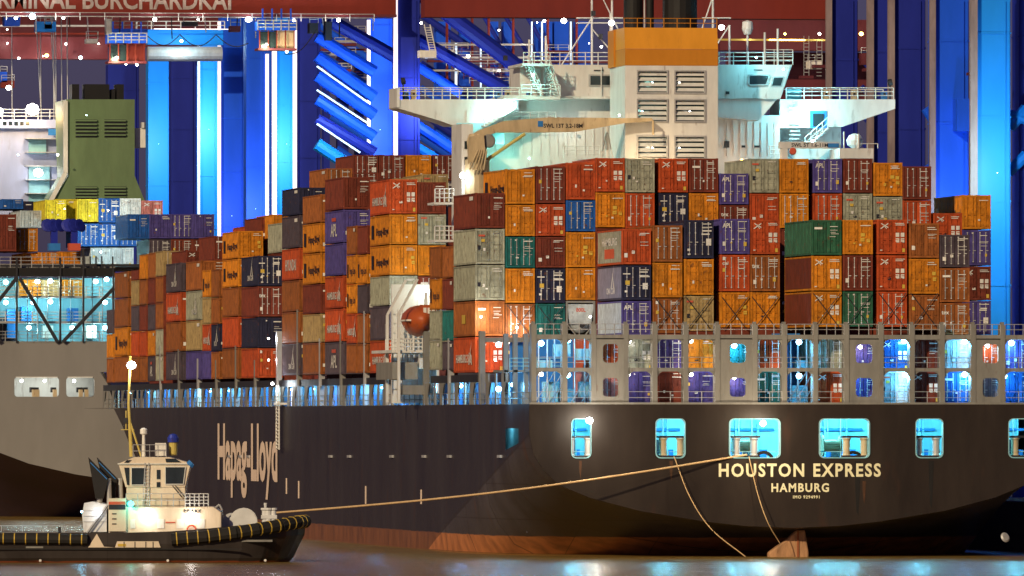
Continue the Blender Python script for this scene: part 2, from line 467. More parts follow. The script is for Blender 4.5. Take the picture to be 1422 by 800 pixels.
ship = empty('container_ship', (21.4, 0, 0), 'dark hulled container ship seen from its stern, with white deckhouse and orange funnel', 'ship')
ship.location = (0, 0, 0)
HB, HC, DECK = 21.4, 21.4, 12.25
ho0, ho1 = y_at(720, 0), y_at(702, 0)
hull_mesh('hull', HC, HB, 0, 330, DECK, 2.35, 9.9, M_ship, ship, hole=(ho0, ho1))
# transom with its six mooring openings
OPEN = [(793, 821), (910, 952), (1012, 1084), (1137, 1208), (1271, 1310), (1400, 1443)]
holes = []
for a, b_ in OPEN:
    zt, zb = z_at(581, 20, 0), z_at(636.5, 20, 0)
    holes.append(rrect(x_at(a, 0), x_at(b_, 0), zb, zt, 0.42))
out = transom_outline(HC, HB - 0.01, 2.35, 9.9, DECK)
bm = fill_with_holes(out, holes, lambda p: (p[0], -0.02, p[1]), (0, 0.35, 0))
bm_build(bm, 'transom', M_tran, ship)
for lp in holes:                                   # bright rounded rim round each opening
    bo = MB(); n = len(lp); cx_ = sum(p[0] for p in lp) / n; cz_ = sum(p[1] for p in lp) / n
    ins = [(x + (cx_ - x) * 0.06, z + (cz_ - z) * 0.045) for x, z in lp]
    for k in range(n):
        j = (k + 1) % n
        a, b2, c, d = lp[k], lp[j], ins[j], ins[k]
        bo.poly([(a[0], -0.1, a[1]), (b2[0], -0.1, b2[1]), (c[0], -0.1, c[1]), (d[0], -0.1, d[1])])
        bo.poly([(c[0], -0.1, c[1]), (d[0], -0.1, d[1]), (d[0], 0.4, d[1]), (c[0], 0.4, c[1])])
        bo.poly([(a[0], -0.1, a[1]), (b2[0], -0.1, b2[1]), (b2[0], 0.0, b2[1]), (a[0], 0.0, a[1])])
    bo.build('opening_rim', M_cyan, ship)
# mooring deck behind the openings
room = B('mooring_deck', M_cyan, ship, 1.6, 41.6, 9.0, 9.3, 7.4, 12.0)
B('mooring_deck_floor', M_grey, ship, 1.6, 41.2, 0.4, 9.0, 7.2, 7.42)
B('mooring_deck_ceiling', M_cyan, ship, 0.8, 42.0, 0.4, 28, 12.0, 12.2)
B('side_wall', M_cyan, ship, 1.35, 1.5, 9.4, 26, 7.4, 12.0); B('side_wall', M_cyan, ship, .1, 1.35, 24, 24.2, 7.4, 12.0)
B('side_floor', M_grey, ship, 0.5, 3.0, 6, 16, 8.1, 8.3)
for k, (a, b_) in enumerate(OPEN):
    x0, x1 = x_at(a, 0), x_at(b_, 0)
    w = x1 - x0
    # frames, pipes and stowed gear on the back wall
    for j in range(3):
        xx = x0 - 0.6 + (w + 1.2) * (j + 0.5) / 3
        B('wall_frame', M_cyan, ship, xx - .07, xx + .07, 8.6, 8.997, 7.45, 11.95)
    MB().tube((x0 - 1, 8.7, 10.2), (x1 + 1, 8.7, 10.2), 0.12, 8).build('pipe', M_blwall, ship)
    B('wainscot', M_blwall, ship, x0 - .5, x1 + .5, 8.9, 8.96, 7.45, 8.6)
    B('wall_door', M_dark, ship, x0 + w * .62, x0 + w * .62 + .7, 8.55, 8.6, 7.45, 9.4)
    for j in range(4): MB().tube((x0 + w * j / 4 + .2, 8.4, 9.0), (x0 + w * j / 4 + .2, 8.4, 11.95), .05, 6).build('pipe', M_steel, ship)
    B('cable_tray', M_blwall, ship, x0 - .5, x1 + .5, 5.8, 6.3, 11.5, 11.62); B('valve_box', M_wht, ship, x0 + w * .2, x0 + w * .2 + .4, 8.3, 8.6, 9.6, 10.1)
    B('locker', M_blwall, ship, x0 + w * .1, x0 + w * .45, 7.9, 8.5, 7.42, 9.1 + .3 * (k % 2))
    # roller fairlead standing in the opening
    fx = {0: x0 + .8, 1: x_at(935, 0), 2: x_at(1037, 0), 3: x_at(1190, 0), 4: x_at(1290, 0), 5: x_at(1424, 0)}[k]
    fl = MB().box(fx - 1.15, fx + 1.15, 0.42, 1.1, 7.43, 8.15)
    fl = fl.build('fairlead', M_dark, ship); bevel(fl, .05)
    for s_ in (-0.72, 0.72):
        MB().lathe(fx + s_, .75, [(.36, 8.15), (.30, 8.3), (.30, 9.35), (.38, 9.45), (.38, 9.55)], 14).build('roller', M_tan if k % 2 else M_steel, fl, smooth=False)
    B('crossbar', M_dark, fl, fx - 1.2, fx + 1.2, .5, 1.0, 9.56, 9.72)
    if w > 3:     # the wide openings also show a winch and a panama chock
        wx = x0 + w * .42
        wn = MB().lathe(0, 0, [(.85, -.75), (.85, -.65), (.5, -.65), (.5, .65), (.85, .65), (.85, .75)], 16)
        wo = wn.build('winch', M_tan, ship, loc=(wx, 4, 8.9)); wo.rotation_euler = (0, R(90), 0)
        B('winch_bed', M_dark, ship, wx - 1, wx + 1, 3.3, 4.7, 7.43, 8.0)
        ch = MB()
        for t_ in range(9):
            a0, a1 = R(180 * t_ / 9), R(180 * (t_ + 1) / 9)
            ch.beam((x1 - w * .3 - .75 * math.cos(a0), .7, 7.7 + .7 * math.sin(a0)), (x1 - w * .3 - .75 * math.cos(a1), .7, 7.7 + .7 * math.sin(a1)), .25, .25)
        ch.build('panama_chock', M_black, ship)
    for j in range(1 if w < 3 else 2):
        xx = x0 + w * (0.62 if w < 3 else (.28 + .5 * j))
        lamp(ship, (xx, 5.0, 11.35), (0.16, 0.76, 1.0), 1300, E_cyan, .2)
rail(ship, [(1.4, .7, 7.45), (41.4, .7, 7.45)], 1.0, 2, 2.0, M_cyan)
lamp(ship, (x_at(817, 0), -0.55, z_at(584, 8, 0)), (1, .86, .68), 1100, E_white, .42, aim=(0, -4.5, -.4))
lamp(ship, (x_at(1058, 0), -0.55, z_at(588, 22, 0)), (1, .80, .55), 1000, E_white, .36, aim=(0, -4.5, -.4))
lamp(ship, (.7, 12, 11.3), (0.35, 0.85, 1.0), 160, E_cyan, .15); lamp(ship, (.7, 18, 11.0), (0.3, 0.8, 1.0), 120, E_cyan, .12)

# lettering on the transom and port side
def transom_text(s, a, b_, t, d, mat=M_cream):
    x0, x1 = x_at(a, 0), x_at(b_, 0); z0, z1 = z_at(d, x0, 0), z_at(t, x0, 0)
    lettering('lettering', s, x1 - x0, z1 - z0, (x0, -0.06, z0), mat, ship, spacing=1.22, off=.03)
transom_text('HOUSTON EXPRESS', 998, 1223, 643.5, 662.5)
transom_text('HAMBURG', 1071, 1151, 671, 683.5)
transom_text('IMO 9294991', 1101, 1138, 688, 692.5)
ya, yb = y_at(303, 0), y_at(386, 0)
zt, zb = z_at(588, 0, ya), z_at(690, 0, ya)
lettering('lettering', 'Hapag-Lloyd', ya - yb, zt - zb, (-0.06, ya, zb), M_peach, ship, FACE_PORT, off=.030)
for px, t, d in ((398, 664, 686), (415, 668, 692), (508, 675, 700), (585, 680, 700)):   # draught and pilot marks
    y_ = y_at(px, 0); MB().box(-.05, .02, y_ - .25, y_ + .25, z_at(d, 0, y_), z_at(t, 0, y_)).build('hull_mark', M_peach, ship)
for px in (320, 335, 346, 460, 486, 545, 590, 625, 695): 
    y_ = y_at(px, 0); MB().box(-.18, .02, y_ - .8, y_ + .8, z_at(634, 0, y_) - .1, z_at(634, 0, y_) + .12).build('tug_push_mark', M_steel, ship)
y_ = y_at(393, 0)                                   # accommodation ladder hanging on the side
gl = MB(); gl.beam((-.5, y_ - .9, 8.2), (-.5, y_ - .9, 14.2), .12, .12); gl.beam((-.5, y_ + .9, 8.2), (-.5, y_ + .9, 14.2), .12, .12)
for k in range(17): gl.box(-.6, -.4, y_ - .9, y_ + .9, 8.3 + k * .33, 8.38 + k * .33)
gl.box(-.7, .2, y_ - 1.4, y_ + 1.4, 12.4, 12.6)
gl.build('side_ladder', M_wht, ship)
lamp(ship, (-1.0, y_, 14.4), (.85, .95, 1), 420, E_white, .2)
MB().tube((-.12, .3, 2), (-.12, .3, 2.1), .05).build('stern_fitting', M_ship, ship)

for px, t, d, w_ in ((1191, 640, 716, .5), (1293, 640, 706, .42), (932, 640, 668, .3), (1050, 640, 672, .25), (806, 640, 665, .22), (1200, 668, 700, .3)):   # stains run down under the fairleads
    xx = x_at(px, 0); zt_, zb2 = z_at(t, xx, 0), z_at(d, xx, 0)
    MB().prism([(xx - w_ / 2, zt_), (xx + w_ / 2, zt_), (xx + w_ * .35, (zt_ + zb2) / 2), (xx + w_ * .1, zb2), (xx - w_ * .2, zb2 + .3), (xx - w_ * .4, (zt_ + zb2) / 2)], -.034, -.021).build('rust_run', M_black if px in (1191, 1293) else M_stain, ship)
# rudder head at the waterline
rx0, rx1, rx2 = x_at(1063, 3), x_at(1104, 3), x_at(1120, 3)
rd = MB()
prof = [(rx0, -2.5), (rx0 + .1, .35), (rx1 - .6, 1.6), (rx1, 2.15), (rx1 + .65, 2.15), (rx2, .4), (rx2, -2.5)]
rd.prism(prof, 2.0, 2.9)
rdo = rd.build('rudder', paint('rudder_paint', (0.55, 0.30, 0.15), .6, 0, .5, 1.2, .6, 0), ship); bevel(rdo, .12)
MB().box(rx1 - .02, rx1 + .12, 1.9, 2.0, -1, 2.1).build('rudder_edge', M_rust, ship)
th = MB(); th.lathe(0, 0, [(.3, -.1), (.42, 0), (.3, .1)], 18)
tho = th.build('thruster_mark', M_steel, ship, loc=(x_at(1383, 5), 1.2, 1.55)); tho.rotation_euler = (R(70), 0, R(25))

# ------------------------------------------------------------------ port side passage: pillars, lit inner wall, hatch
HZ = 14.72
B('main_deck', M_grey, ship, 0.05, 42.7, 0.4, 316, DECK - .05, DECK + .02)
B('hatch_cover', M_dark, ship, 0.25, 42.5, 29.3, 56, 14.1, HZ)
B('hatch_cover', M_dark, ship, 0.25, 42.5, 79, 300, 14.1, HZ)
B('inner_wall', M_blwall, ship, 3.2, 3.5, 14, 300, DECK, 14.1)
y = 14.0; k = 0
while y < 299:
    if not (57.5 < y < 77):
        w = 1.5 if k % 2 == 0 else 0.7
        pl = MB().box(.12, .24, y, y + w, DECK + .02, 14.09 if y > 29 else 14.8)
        if k % 2 == 0:
            pl.poly([(.12, y - 1.1, 14.09), (.12, y, 14.09), (.12, y, 12.9)]); pl.poly([(.24, y - 1.1, 14.09), (.24, y, 14.09), (.24, y, 12.9)])
        pl.build('pillar', M_grey, ship)
        if k % 3 == 1:
            MB().tube((.5, y + 2.2, DECK), (.5, y + 2.2, 14.1), .12, 6).build('stanchion', M_steel, ship)
    y += 4.3; k += 1
rail(ship, [(.15, 1.0, DECK), (.15, 298, DECK)], .95, 2, 3.2, M_grey)
for i, px in enumerate((182, 205, 238, 262, 292, 318, 345, 377, 405, 436, 462, 488, 512, 530, 605, 640, 668, 712)):
    y_ = y_at(px, 1.3)
    lamp(ship, (1.3, y_, 13.85), (.10, .50, 1.0) if i % 4 else (.3, .8, 1.0), 520 if px < 560 else 700, E_blue, .12 if px < 560 else .26)
for px in (352, 302, 250, 403):
    y_ = y_at(px, 1.6); MB().box(1.7, 1.9, y_ - .1, y_ + .1, 12.3, 14).build('light_tube', E_strip, ship)

# ------------------------------------------------------------------ stern lashing bridge
lb = empty('lashing_bridge', (0, 0, 0)); lb.parent = ship
def zz(py): return z_at(py, 20, 0.8)
POSTS = [740, 783, 823, 868, 908, 951, 995, 1047, 1088, 1131, 1174, 1222, 1265, 1307, 1350, 1391, 1435, 1468]
PLATES = {(823, 868): (836, 857), (995, 1047): (1012, 1034), (1174, 1222): (1187, 1210), (1350, 1391): (1363, 1385)}
for i, p in enumerate(POSTS):
    x_ = x_at(p, .8); 
    b_ = MB().box(x_ - .2, x_ + .2, .25, 1.35, DECK, zz(451))
    b_.box(x_ - .12, x_ + .12, .4, 1.0, zz(451), zz(447)).build('post', M_grey, lb)
for a, b_ in zip(POSTS, POSTS[1:]):
    x0, x1 = x_at(a, .8) + .2, x_at(b_, .8) - .2
    if (a, b_) in PLATES:
        wa, wb = PLATES[(a, b_)]
        o_ = [(x0 , DECK), (x1, DECK), (x1, zz(470)), (x0, zz(470))]
        hs_ = [rrect(x_at(wa, .8), x_at(wb, .8), zz(504), zz(478), .3), rrect(x_at(wa, .8), x_at(wb, .8), zz(551), zz(525), .3)]
        bm_build(fill_with_holes(o_, hs_, lambda p: (p[0], .3, p[1]), (0, .12, 0)), 'plate', M_grey, lb)
    else:
        for y0_, y1_ in ((511, 516),):
            B('beam', M_grey, lb, x0, x1, .35, 1.2, zz(y1_), zz(y0_))
        for zc in (zz(471), zz(516)):        # rounded upper corners
            for sx, xx in ((1, x0), (-1, x1)):
                MB().prism([(xx, zc), (xx + sx * .45, zc), (xx + sx * .18, zc - .16), (xx, zc - .5)], .4, .55).build('gusset', M_grey, lb)
        rail(lb, [(x0, .3, DECK + .05), (x1, .3, DECK + .05)], .95, 2, 1.3, M_steel, .03)
        rail(lb, [(x0, .3, zz(511)), (x1, .3, zz(511))], .85, 2, 1.3, M_steel, .03)
    B('beam', M_grey, lb, x0, x1, .3, 1.3, zz(471.5), zz(465))
    rail(lb, [(x0, .3, zz(465)), (x1, .3, zz(465))], .85, 2, .8, M_steel, .035)
B('edge_plate', M_grey, lb, .02, 42.75, -.05, .5, DECK - .02, DECK + .14)
LIT = [(716, 478, 1), (752, 477, 1), (789, 473, 1), (789, 521, 1), (752, 520, 0), (716, 540, 1), (874, 474, 0), (960, 474, 0), (873, 520, 0), (960, 520, 0),
       (1110, 475, 1), (1110, 522, 1), (1090, 532, 2), (1256, 473, 1), (1258, 520, 1), (1340, 474, 1), (1340, 520, 1), (1405, 476, 1), (1178, 520, 1), (1395, 522, 1), (1020, 480, 1), (1020, 524, 0), (1372, 480, 0), (1195, 482, 0)]
for px, py, c in LIT:
    cc = ((1, .92, .8), (.10, .55, 1.0), (1, .9, .75))[c]
    lamp(lb, (x_at(px, 1.0), 1.15 if px > 735 else 10, z_at(py, 20, 1.0)), cc, 70 if c != 1 else 330, (E_white, E_blue, E_white)[c], .24 if c != 1 else .34, aim=(0, -.1, -.45), lrad=.15)
# back walls and gear where the stacks stand further forward
B('back_wall', M_blwall, lb, x_at(742, 14), x_at(862, 14), 14.2, 14.5, DECK, zz(470))
B('back_wall', M_blwall, lb, x_at(1092, 2.5), x_at(1131, 2.5), 9.0, 9.2, DECK, zz(462))
for px, t, d in ((745, 500, 512), (755, 530, 558), (800, 484, 500), (805, 530, 552), (775, 540, 560), (1105, 500, 512), (1100, 535, 560), (770, 478, 495)):
    x_ = x_at(px, 5); B('equipment_box', M_cyan, lb, x_, x_ + 1.3, 5, 6, zz(d), zz(t))
for px in (748, 760, 770, 798, 812, 1098, 1108, 1120):
    x_ = x_at(px, 4); MB().tube((x_, 4, DECK), (x_, 4, zz(470)), .07, 6).build('pipe', M_steel, lb)
    MB().tube((x_ - .4, 3.8, DECK), (x_ + 1.3, 3.8, zz(515)), .045, 5).build('lashing_rod', M_steel, lb)
B('walkway', M_grey, lb, x_at(742, 4), x_at(862, 4), 3, 9, zz(516), zz(513))
B('walkway', M_grey, lb, x_at(700, 14), x_at(740, 14), 14, 20, zz(516), zz(513))
for px in (703, 716, 731):
    x_ = x_at(px, 14); B('post', M_grey, lb, x_ - .18, x_ + .18, 14, 14.6, DECK, zz(462))
B('back_wall', M_blwall, lb, 2.7, 6.4, 27.5, 27.8, DECK, 17.6)
rail(lb, [(.6, 14, zz(513)), (5, 14, zz(513))], .95, 3, 1.2, M_cyan, .04)

# posts standing in the gaps of the side stacks
for px, top in ((672.0, 430), (629, 440), (594, 430), (541.5, 420), (511, 402), (478, 420), (449, 440), (418, 400), (389.5, 430), (358.5, 470), (332, 450), (304.5, 470), (279, 468), (252.5, 455), (227, 450)):
    y_ = y_at(px - (1.4 if px > 600 else .9), .4)
    z1 = z_at(top + 30, .4, y_)
    b_ = MB().box(.08, .55, y_ - .35, y_ + .35, 12.3, z1)
    b_.build('lashing_post', M_steel if int(px) % 2 else M_grey, ship)
    MB().box(.1, 42, y_ - .3, y_ + .3, z1 - .9, z1 - .5).build('lashing_beam', M_grey, ship)
# ------------------------------------------------------------------ containers
CW, H0 = 2.44, 2.75
def body_mesh(L, name):
    mb = MB(); e = 0.0
    for x in (0, CW - .15):
        for y in (0, L - .16): mb.box(x, x + .15, y, y + .16, 0, H0)
    for x in (0, CW - .09):
        mb.box(x, x + .09, .16, L - .16, H0 - .13, H0 - .01); mb.box(x, x + .09, .16, L - .16, .01, .16)
    for y in (.01, L - .11):
        mb.box(.15, CW - .15, y, y + .1, H0 - .14, H0 - .01); mb.box(.15, CW - .15, y, y + .1, .01, .16)
    # corrugated sides
    n = max(6, int(L / .62)); st = (L - .32) / n
    for xo, xi in ((.02, .10), (CW - .02, CW - .10)):
        for k in range(n):
            y = .16 + k * st
            q_ = [(xo, y), (xo, y + st * .42), (xi, y + st * .52), (xi, y + st * .9), (xo, y + st)]
            for (xa, ya), (xb, yb) in zip(q_, q_[1:]):
                mb.poly([(xa, ya, .14), (xb, yb, .14), (xb, yb, H0 - .12), (xa, ya, H0 - .12)])
    mb.box(.08, CW - .08, .1, L - .05, H0 - .06, H0 - .03)      # roof
    mb.box(.08, CW - .08, .1, L - .05, .03, .12)
    mb.box(.15, CW - .15, L - .09, L - .05, .16, H0 - .14)      # closed end
    mb.box(.15, CW - .15, .10, .13, .12, H0 - .12, 1)           # dark gasket plane behind the doors
    for y in (0, L - .18):                                     # corner castings
        for x in (-.006, CW - .174):
            for z in (-.01, H0 - .11): mb.box(x, x + .18, y - .008, y + .186, z, z + .12)
    return mb.mesh(name, [CM['b'], M_black])
def door_mesh(style):
    w = CW / 2 - .20; mb = MB()
    mb.box(0, w, .05, .09, 0, H0 - .30)
    if style == 'rib':          # wide horizontal pressings
        for k in range(5): mb.box(.08, w - .08, .015, .05, .10 + k * .48, .38 + k * .48)
        mb.box(0, .05, .02, .05, 0, H0 - .30); mb.box(w - .05, w, .02, .05, 0, H0 - .3)
    else:
        for k in range(4): mb.box(.10 + k * (w - .1) / 4, .10 + (k + .62) * (w - .1) / 4, .02, .05, .06, H0 - .36)
    return mb.mesh('door', CM['b'])
BODY = {40: body_mesh(12.19, 'container_body'), 20: body_mesh(6.06, 'short_container_body')}
DOOR = {s_: door_mesh(s_) for s_ in ('rib', 'flat')}
_mr = MB().tube((0, 0, .06), (0, 0, H0 - .36), .026, 5)
for z in (.08, .75, 1.6, H0 - .42): _mr.box(-.05, .05, -.03, .04, z, z + .07)
_mr.box(-.02, .22, -.03, -.005, .95, 1.0)
ROD = _mr.mesh('lock_rod', M_rod)
def quads(lst, name='marking'):
    """small stuck-on panels: (x0,x1,z0,z1,colour index) in door-end fractions"""
    mb = MB()
    for x0, x1, z0, z1, c in lst:
        mb.box(x0 * CW, x1 * CW, -.036, -.030, z0 * H0, z1 * H0, c)
    return mb.mesh(name, [M_wht, M_yel, M_blk, M_rprint])
def lines(x0, x1, z, n, rs, c=0, hgt=.018, gap=.04):
    out_ = []
    for k in range(n):
        out_.append((x0 + rs.random() * .02, x1 - rs.random() * .12, z - k * gap, z - k * gap + hgt, c))
    return out_
rs = random.Random(3)
MK = {}
def mk(style, var):
    if (style, var) in MK: return MK[(style, var)]
    r_ = random.Random(hash((ord(style[0]), var)) & 0xffff)
    q_ = lines(.60, .94, .88, 2, r_, 0, .02, .045)
    if style == 'S':
        q_ += [(.62, .74, .50, .62, 0), (.79, .91, .50, .62, 0), (.62, .74, .34, .46, 0), (.79, .91, .34, .46, 0), (.84, .93, .06, .17, 1), (.10, .18, .10, .13, 0)]
    elif style == 'D':
        q_ += lines(.60, .95, .78, 3, r_, 0, .035, .07) + [(.12, .27, .46, .58, 1), (.12, .24, .34, .37, 0), (.73, .90, .34, .52, 0), (.13, .22, .22, .28, 0), (.13, .22, .08, .12, 0), (.05, .30, .74, .77, 0)]
    elif style == 'K':
        q_ += [(.10, .32, .82, .87, 3), (.22, .34, .60, .68, 1), (.10, .20, .38, .50, 2), (.26, .34, .38, .46, 0), (.60, .9, .55, .56, 2)]
    elif style == 'N':
        q_ += [(.60, .92, .80, .82, 0), (.56, .63, .22, .27, 0)]
        if var % 3 == 0: q_ += [(.60, .74, .50, .60, 1), (.78, .90, .50, .60, 1), (.60, .74, .34, .44, 1), (.78, .90, .34, .44, 1)]
        if var % 3 == 1: q_ += [(.10, .16, .14, .22, 0), (.30, .36, .30, .38, 0)]
    elif style in 'AT':
        q_ += lines(.60, .92, .74, 3, r_, 0, .015, .05) + [(.10, .20, .22, .34, 0), (.78, .88, .24, .36, 1)]
    else:
        q_ += lines(.62, .93, .70, 4, r_, 0, .012, .05)
        q_ += [[(.10, .21, .20, .32, 0)], [(.10, .18, .84, .93, 0), (.10, .19, .56, .66, 1)], [(.80, .87, .24, .32, 1), (.11, .2, .2, .3, 0), (.32, .37, .86, .90, 0)], [(.10, .36, .74, .80, 0), (.45, .51, .30, .36, 0)]][var % 4]
    q2 = []
    for a in q_:                                 # every box carries its own slightly different set of stickers
        if style != 'S' and r_.random() < .16: continue
        dx, dz = r_.uniform(-.02, .02), r_.uniform(-.035, .035)
        if style == 'S': dx = dz = 0
        q2.append((min(.93, max(.05, a[0] + dx)), min(.95, a[1] + dx), a[2] + dz, a[3] + dz, a[4]))
    if r_.random() < .4: q2.append((.35, .35 + r_.uniform(.05, .12), .3, .3 + r_.uniform(.03, .1), r_.choice((0, 0, 1, 2))))
    MK[(style, var)] = quads(q2)
    return MK[(style, var)]
def word_mesh(txt, w, h, face, mat):
    key = (txt, w, h, face is FACE_AFT, mat.name)
    if key not in MK:
        me = text_mesh(txt, w, h).copy(); me.materials.clear(); me.materials.append(mat); me.transform(face.to_4x4()); MK[key] = me
    return MK[key]
def star_mesh():
    mb = MB()
    mb.beam((0, 0, 0), (.62, 0, .42), .07, .008); mb.beam((.05, 0, .42), (.62, 0, .1), .07, .008); mb.beam((.2, 0, .34), (.5, 0, .0), .05, .008)
    return mb.mesh('emblem', M_wht)
STAR = star_mesh()
def swoosh_mesh(L):
    mb = MB(); a = L * .42                     # tall sail-like strokes on the long side
    pts = [(0, 0), (-.9, .9), (-.7, 1.7), (0, 2.1)]
    mb.poly([(-.01, -(a), .0), (-.01, -(a + .5), .0), (-.01, -(a + 1.7), 1.9)])
    mb.poly([(-.01, -(a + 1.4), .0), (-.01, -(a + 1.9), .0), (-.01, -(a + .8), 1.3)])
    return mb.mesh('emblem', M_wht)
SW = {40: swoosh_mesh(12.19), 20: swoosh_mesh(6.06)}
USED = set()
WORDS = 'first second third fourth fifth sixth seventh eighth ninth tenth eleventh twelfth thirteenth fourteenth fifteenth sixteenth seventeenth'.split()
STYLE_TXT = {'S': 'four door squares', 'D': 'scattered stickers', 'K': 'black door square', 'N': 'ribbed doors', 'A': 'white lettering', 'T': 'white lettering', 'R': 'bright lock rods', 'C': 'white lettering', '-': 'plain side', 'X': 'tank'}
def set_mat(o, m):
    o.material_slots[0].link = 'OBJECT'; o.material_slots[0].material = m
def tank(parent):
    o = MB().lathe(0, 0, [(.2, 0), (.8, .12), (1.08, .4), (1.08, 11.6), (.8, 11.9)], 20).build('tank', CM['c'], parent, loc=(CW / 2, .15, 1.35))
    o.rotation_euler = (R(-90), 0, 0)
    MB().lathe(0, 0, [(.24, -.06), (.24, .06)], 14).build('manhole', M_dark, parent, loc=(1.35, .1, .9)).rotation_euler = (R(90), 0, 0)
def container(x, y, z0, h, color, style, label, group, logo=None, size=40, doors=True, side=None, rods=True):
    t = empty('container', (x, y, z0), label, 'container', group)
    t.scale = (1, 1, h / H0)
    if style == 'X':
        fr = MB()
        for xx in (0, CW - .15):
            for yy in (0, 12.03): fr.box(xx, xx + .15, yy, yy + .15, 0, H0)
            for zz_ in (0, H0 - .15): fr.box(xx, xx + .15, .15, 12.03, zz_, zz_ + .15)
        for zz_ in (0, H0 - .15):
            for yy in (0, 12.03): fr.box(.15, CW - .15, yy, yy + .15, zz_, zz_ + .15)
        fr.beam((.15, .07, .9), (.8, .07, .15), .1, .1).beam((CW - .15, .07, .9), (CW - .8, .07, .15), .1, .1)
        fr.build('frame', M_grey, t); tank(t)
        MB().prism([(.3, 1.0), (2.1, 1.0), (2.35, 2.5), (.1, 2.5)], .02, .06).build('end_panel', CM['c'], t)
        link('lettering', word_mesh('800L', .8, .32, FACE_AFT, M_rprint), t, (.85, .01, 1.9))
        return t
    bo = link('body', BODY[size], t); set_mat(bo, CM[color])
    if side: # port side sheet, the light on that face put into its colour
        pn = B('side_tone', CM[side], t, -.004, .014, .2, 12, .18, H0 - .15)
    if doors:
        ds = 'rib' if style in 'NSK' and not (style == 'S' and color != 'o' and False) else 'flat'
        for k in range(2):
            d = link('door', DOOR[ds], t, (.185 + k * (CW / 2 - .155), .0, .175)); set_mat(d, CM[color])
            if rods:
                w = CW / 2 - .20
                for f in (.26, .74):
                    r_ = link('lock_rod', ROD, d, (w * f, -.01, 0))
                    set_mat(r_, CM[color] if style in 'NSK' or (style == 'R' and int(x * 3 + z0) % 3 == 0) else M_rod)
        var = int(abs(x * 7 + z0 * 13 + y)) % 12
        link('marking', mk(style, var), t)['kind'] = 'stuff'
        if style == 'A': link('lettering', word_mesh('APL', .72, .36, FACE_AFT, M_wht), t, (.2, -.04, 2.05))
        if style == 'T': link('lettering', word_mesh('tex', .62, .32, FACE_AFT, M_wht), t, (.14, -.04, 1.75))
        if style == 'C': link('lettering', word_mesh('cai', .5, .24, FACE_AFT, M_wht), t, (.18, -.04, 2.0))
        if style == 'S': link('emblem', STAR, t, (.28, -.04, 2.02))
    L = 12.19 if size == 40 else 6.06
    X = -.012
    if logo == 'h':
        link('lettering', word_mesh('HAMBURG SÜD', L * .72, .8, FACE_PORT, M_wht), t, (X, L * .88, .75)); link('emblem', SW[size], t, (X, L * .72, .6))
    elif logo == 'l':
        link('lettering', word_mesh('Hapag-Lloyd', L * .62, .9, FACE_PORT, M_blk), t, (X, L * .68, .7))
        link('emblem', quads_side(L * .82, L * .10, .6, 1.9), t, (X, 0, 0))
    elif logo == 'a':
        link('lettering', word_mesh('APL', L * .34, 1.1, FACE_PORT, M_wht), t, (X, L * .68, .55)); link('emblem', quads_side(L * .40, L * .22, 1.85, 2.15, M_rprint), t, (X, 0, 0))
    elif logo == 'c':
        link('lettering', word_mesh('CMA CGM', L * .34, .5, FACE_PORT, M_wht), t, (X, L * .62, .5)); link('emblem', SW[size], t, (X, L * .86, .95))
    elif logo == 't':
        link('lettering', word_mesh('HYUNDAI', L * .62, 1.0, FACE_PORT, M_wht), t, (X, L * .80, .8))
    elif logo == 'H':
        link('lettering', word_mesh('HAMBURG', L * .62, .62, FACE_PORT, M_wht), t, (X - .01, L * .8, 1.5)); link('emblem', quads_side(L * .3, L * .4, .5, 1.25, M_rprint), t, (X, 0, 0))
    elif logo == 'e':
        link('emblem', quads_side(L * .45, L * .16, 1.0, 1.7, M_yel), t, (X, 0, 0))
    elif logo == 's':
        link('emblem', quads_side(L * .1, L * .16, 2.2, 2.5, M_wht), t, (X, 0, 0))
    return t
_qs = {}
def quads_side(y, w, z0, z1, mat=None):
    mat = mat or M_blk; key = (y, w, z0, z1, mat.name)
    if key not in _qs: _qs[key] = MB().box(-.01, 0, y, y + w, z0, z1).mesh('emblem', mat)
    return _qs[key]

hidden = []
def word(code): return CC[code][0]
def put_label(col, style, pos, logo=None):
    names = {'h': 'white lettering', 'l': 'dark lettering', 'a': 'red topped lettering', 'c': 'white sail mark', 't': 'white lettering', 'H': 'white lettering', 'e': 'yellow patch', 's': 'white sticker'}
    f = names.get(logo) or STYLE_TXT[style]
    lab = f'{word(col)} container with {f}, {pos}'
    if len(lab.split()) > 16: lab = f'{word(col)} container, {pos}'
    return lab
def tiername(i, n):
    return 'top' if i == 0 else ('bottom in view' if i == n - 1 and n > 1 else WORDS[i] + ' from top')
def stack(Y, pxl, tiers, bottom, where, base, group, X=None, size=40, xr_lim=None):
    """tiers: list of (top py, code) where code = colour + door style + optional :logo, counted from the top"""
    X = x_at(pxl, Y) if X is None else X
    n = len(tiers)
    zs = [z_at(t[0], X, Y) for t in tiers] + [z_at(bottom, X, Y)]
    for i, tt in enumerate(tiers):
        code = tt[1]; logo = code.split(':')[1] if ':' in code else None
        side = tt[2] if len(tt) > 2 else None
        c, s_ = code[0], (code[1] if len(code) > 1 and code[1] != ':' else '-')
        pos = f'{tiername(i, n)} of {where}'
        container(X, Y, zs[i + 1] + .03, zs[i] - zs[i + 1] - .085, c, s_ if s_ != '-' else 'R', put_label(c, s_, pos, logo), group, logo, size, True, side, rods=(s_ != '-'))
    if zs[-1] - base > .3:
        hidden.append((X, Y, base, zs[-1], 12.19 if size == 40 else 6.06))

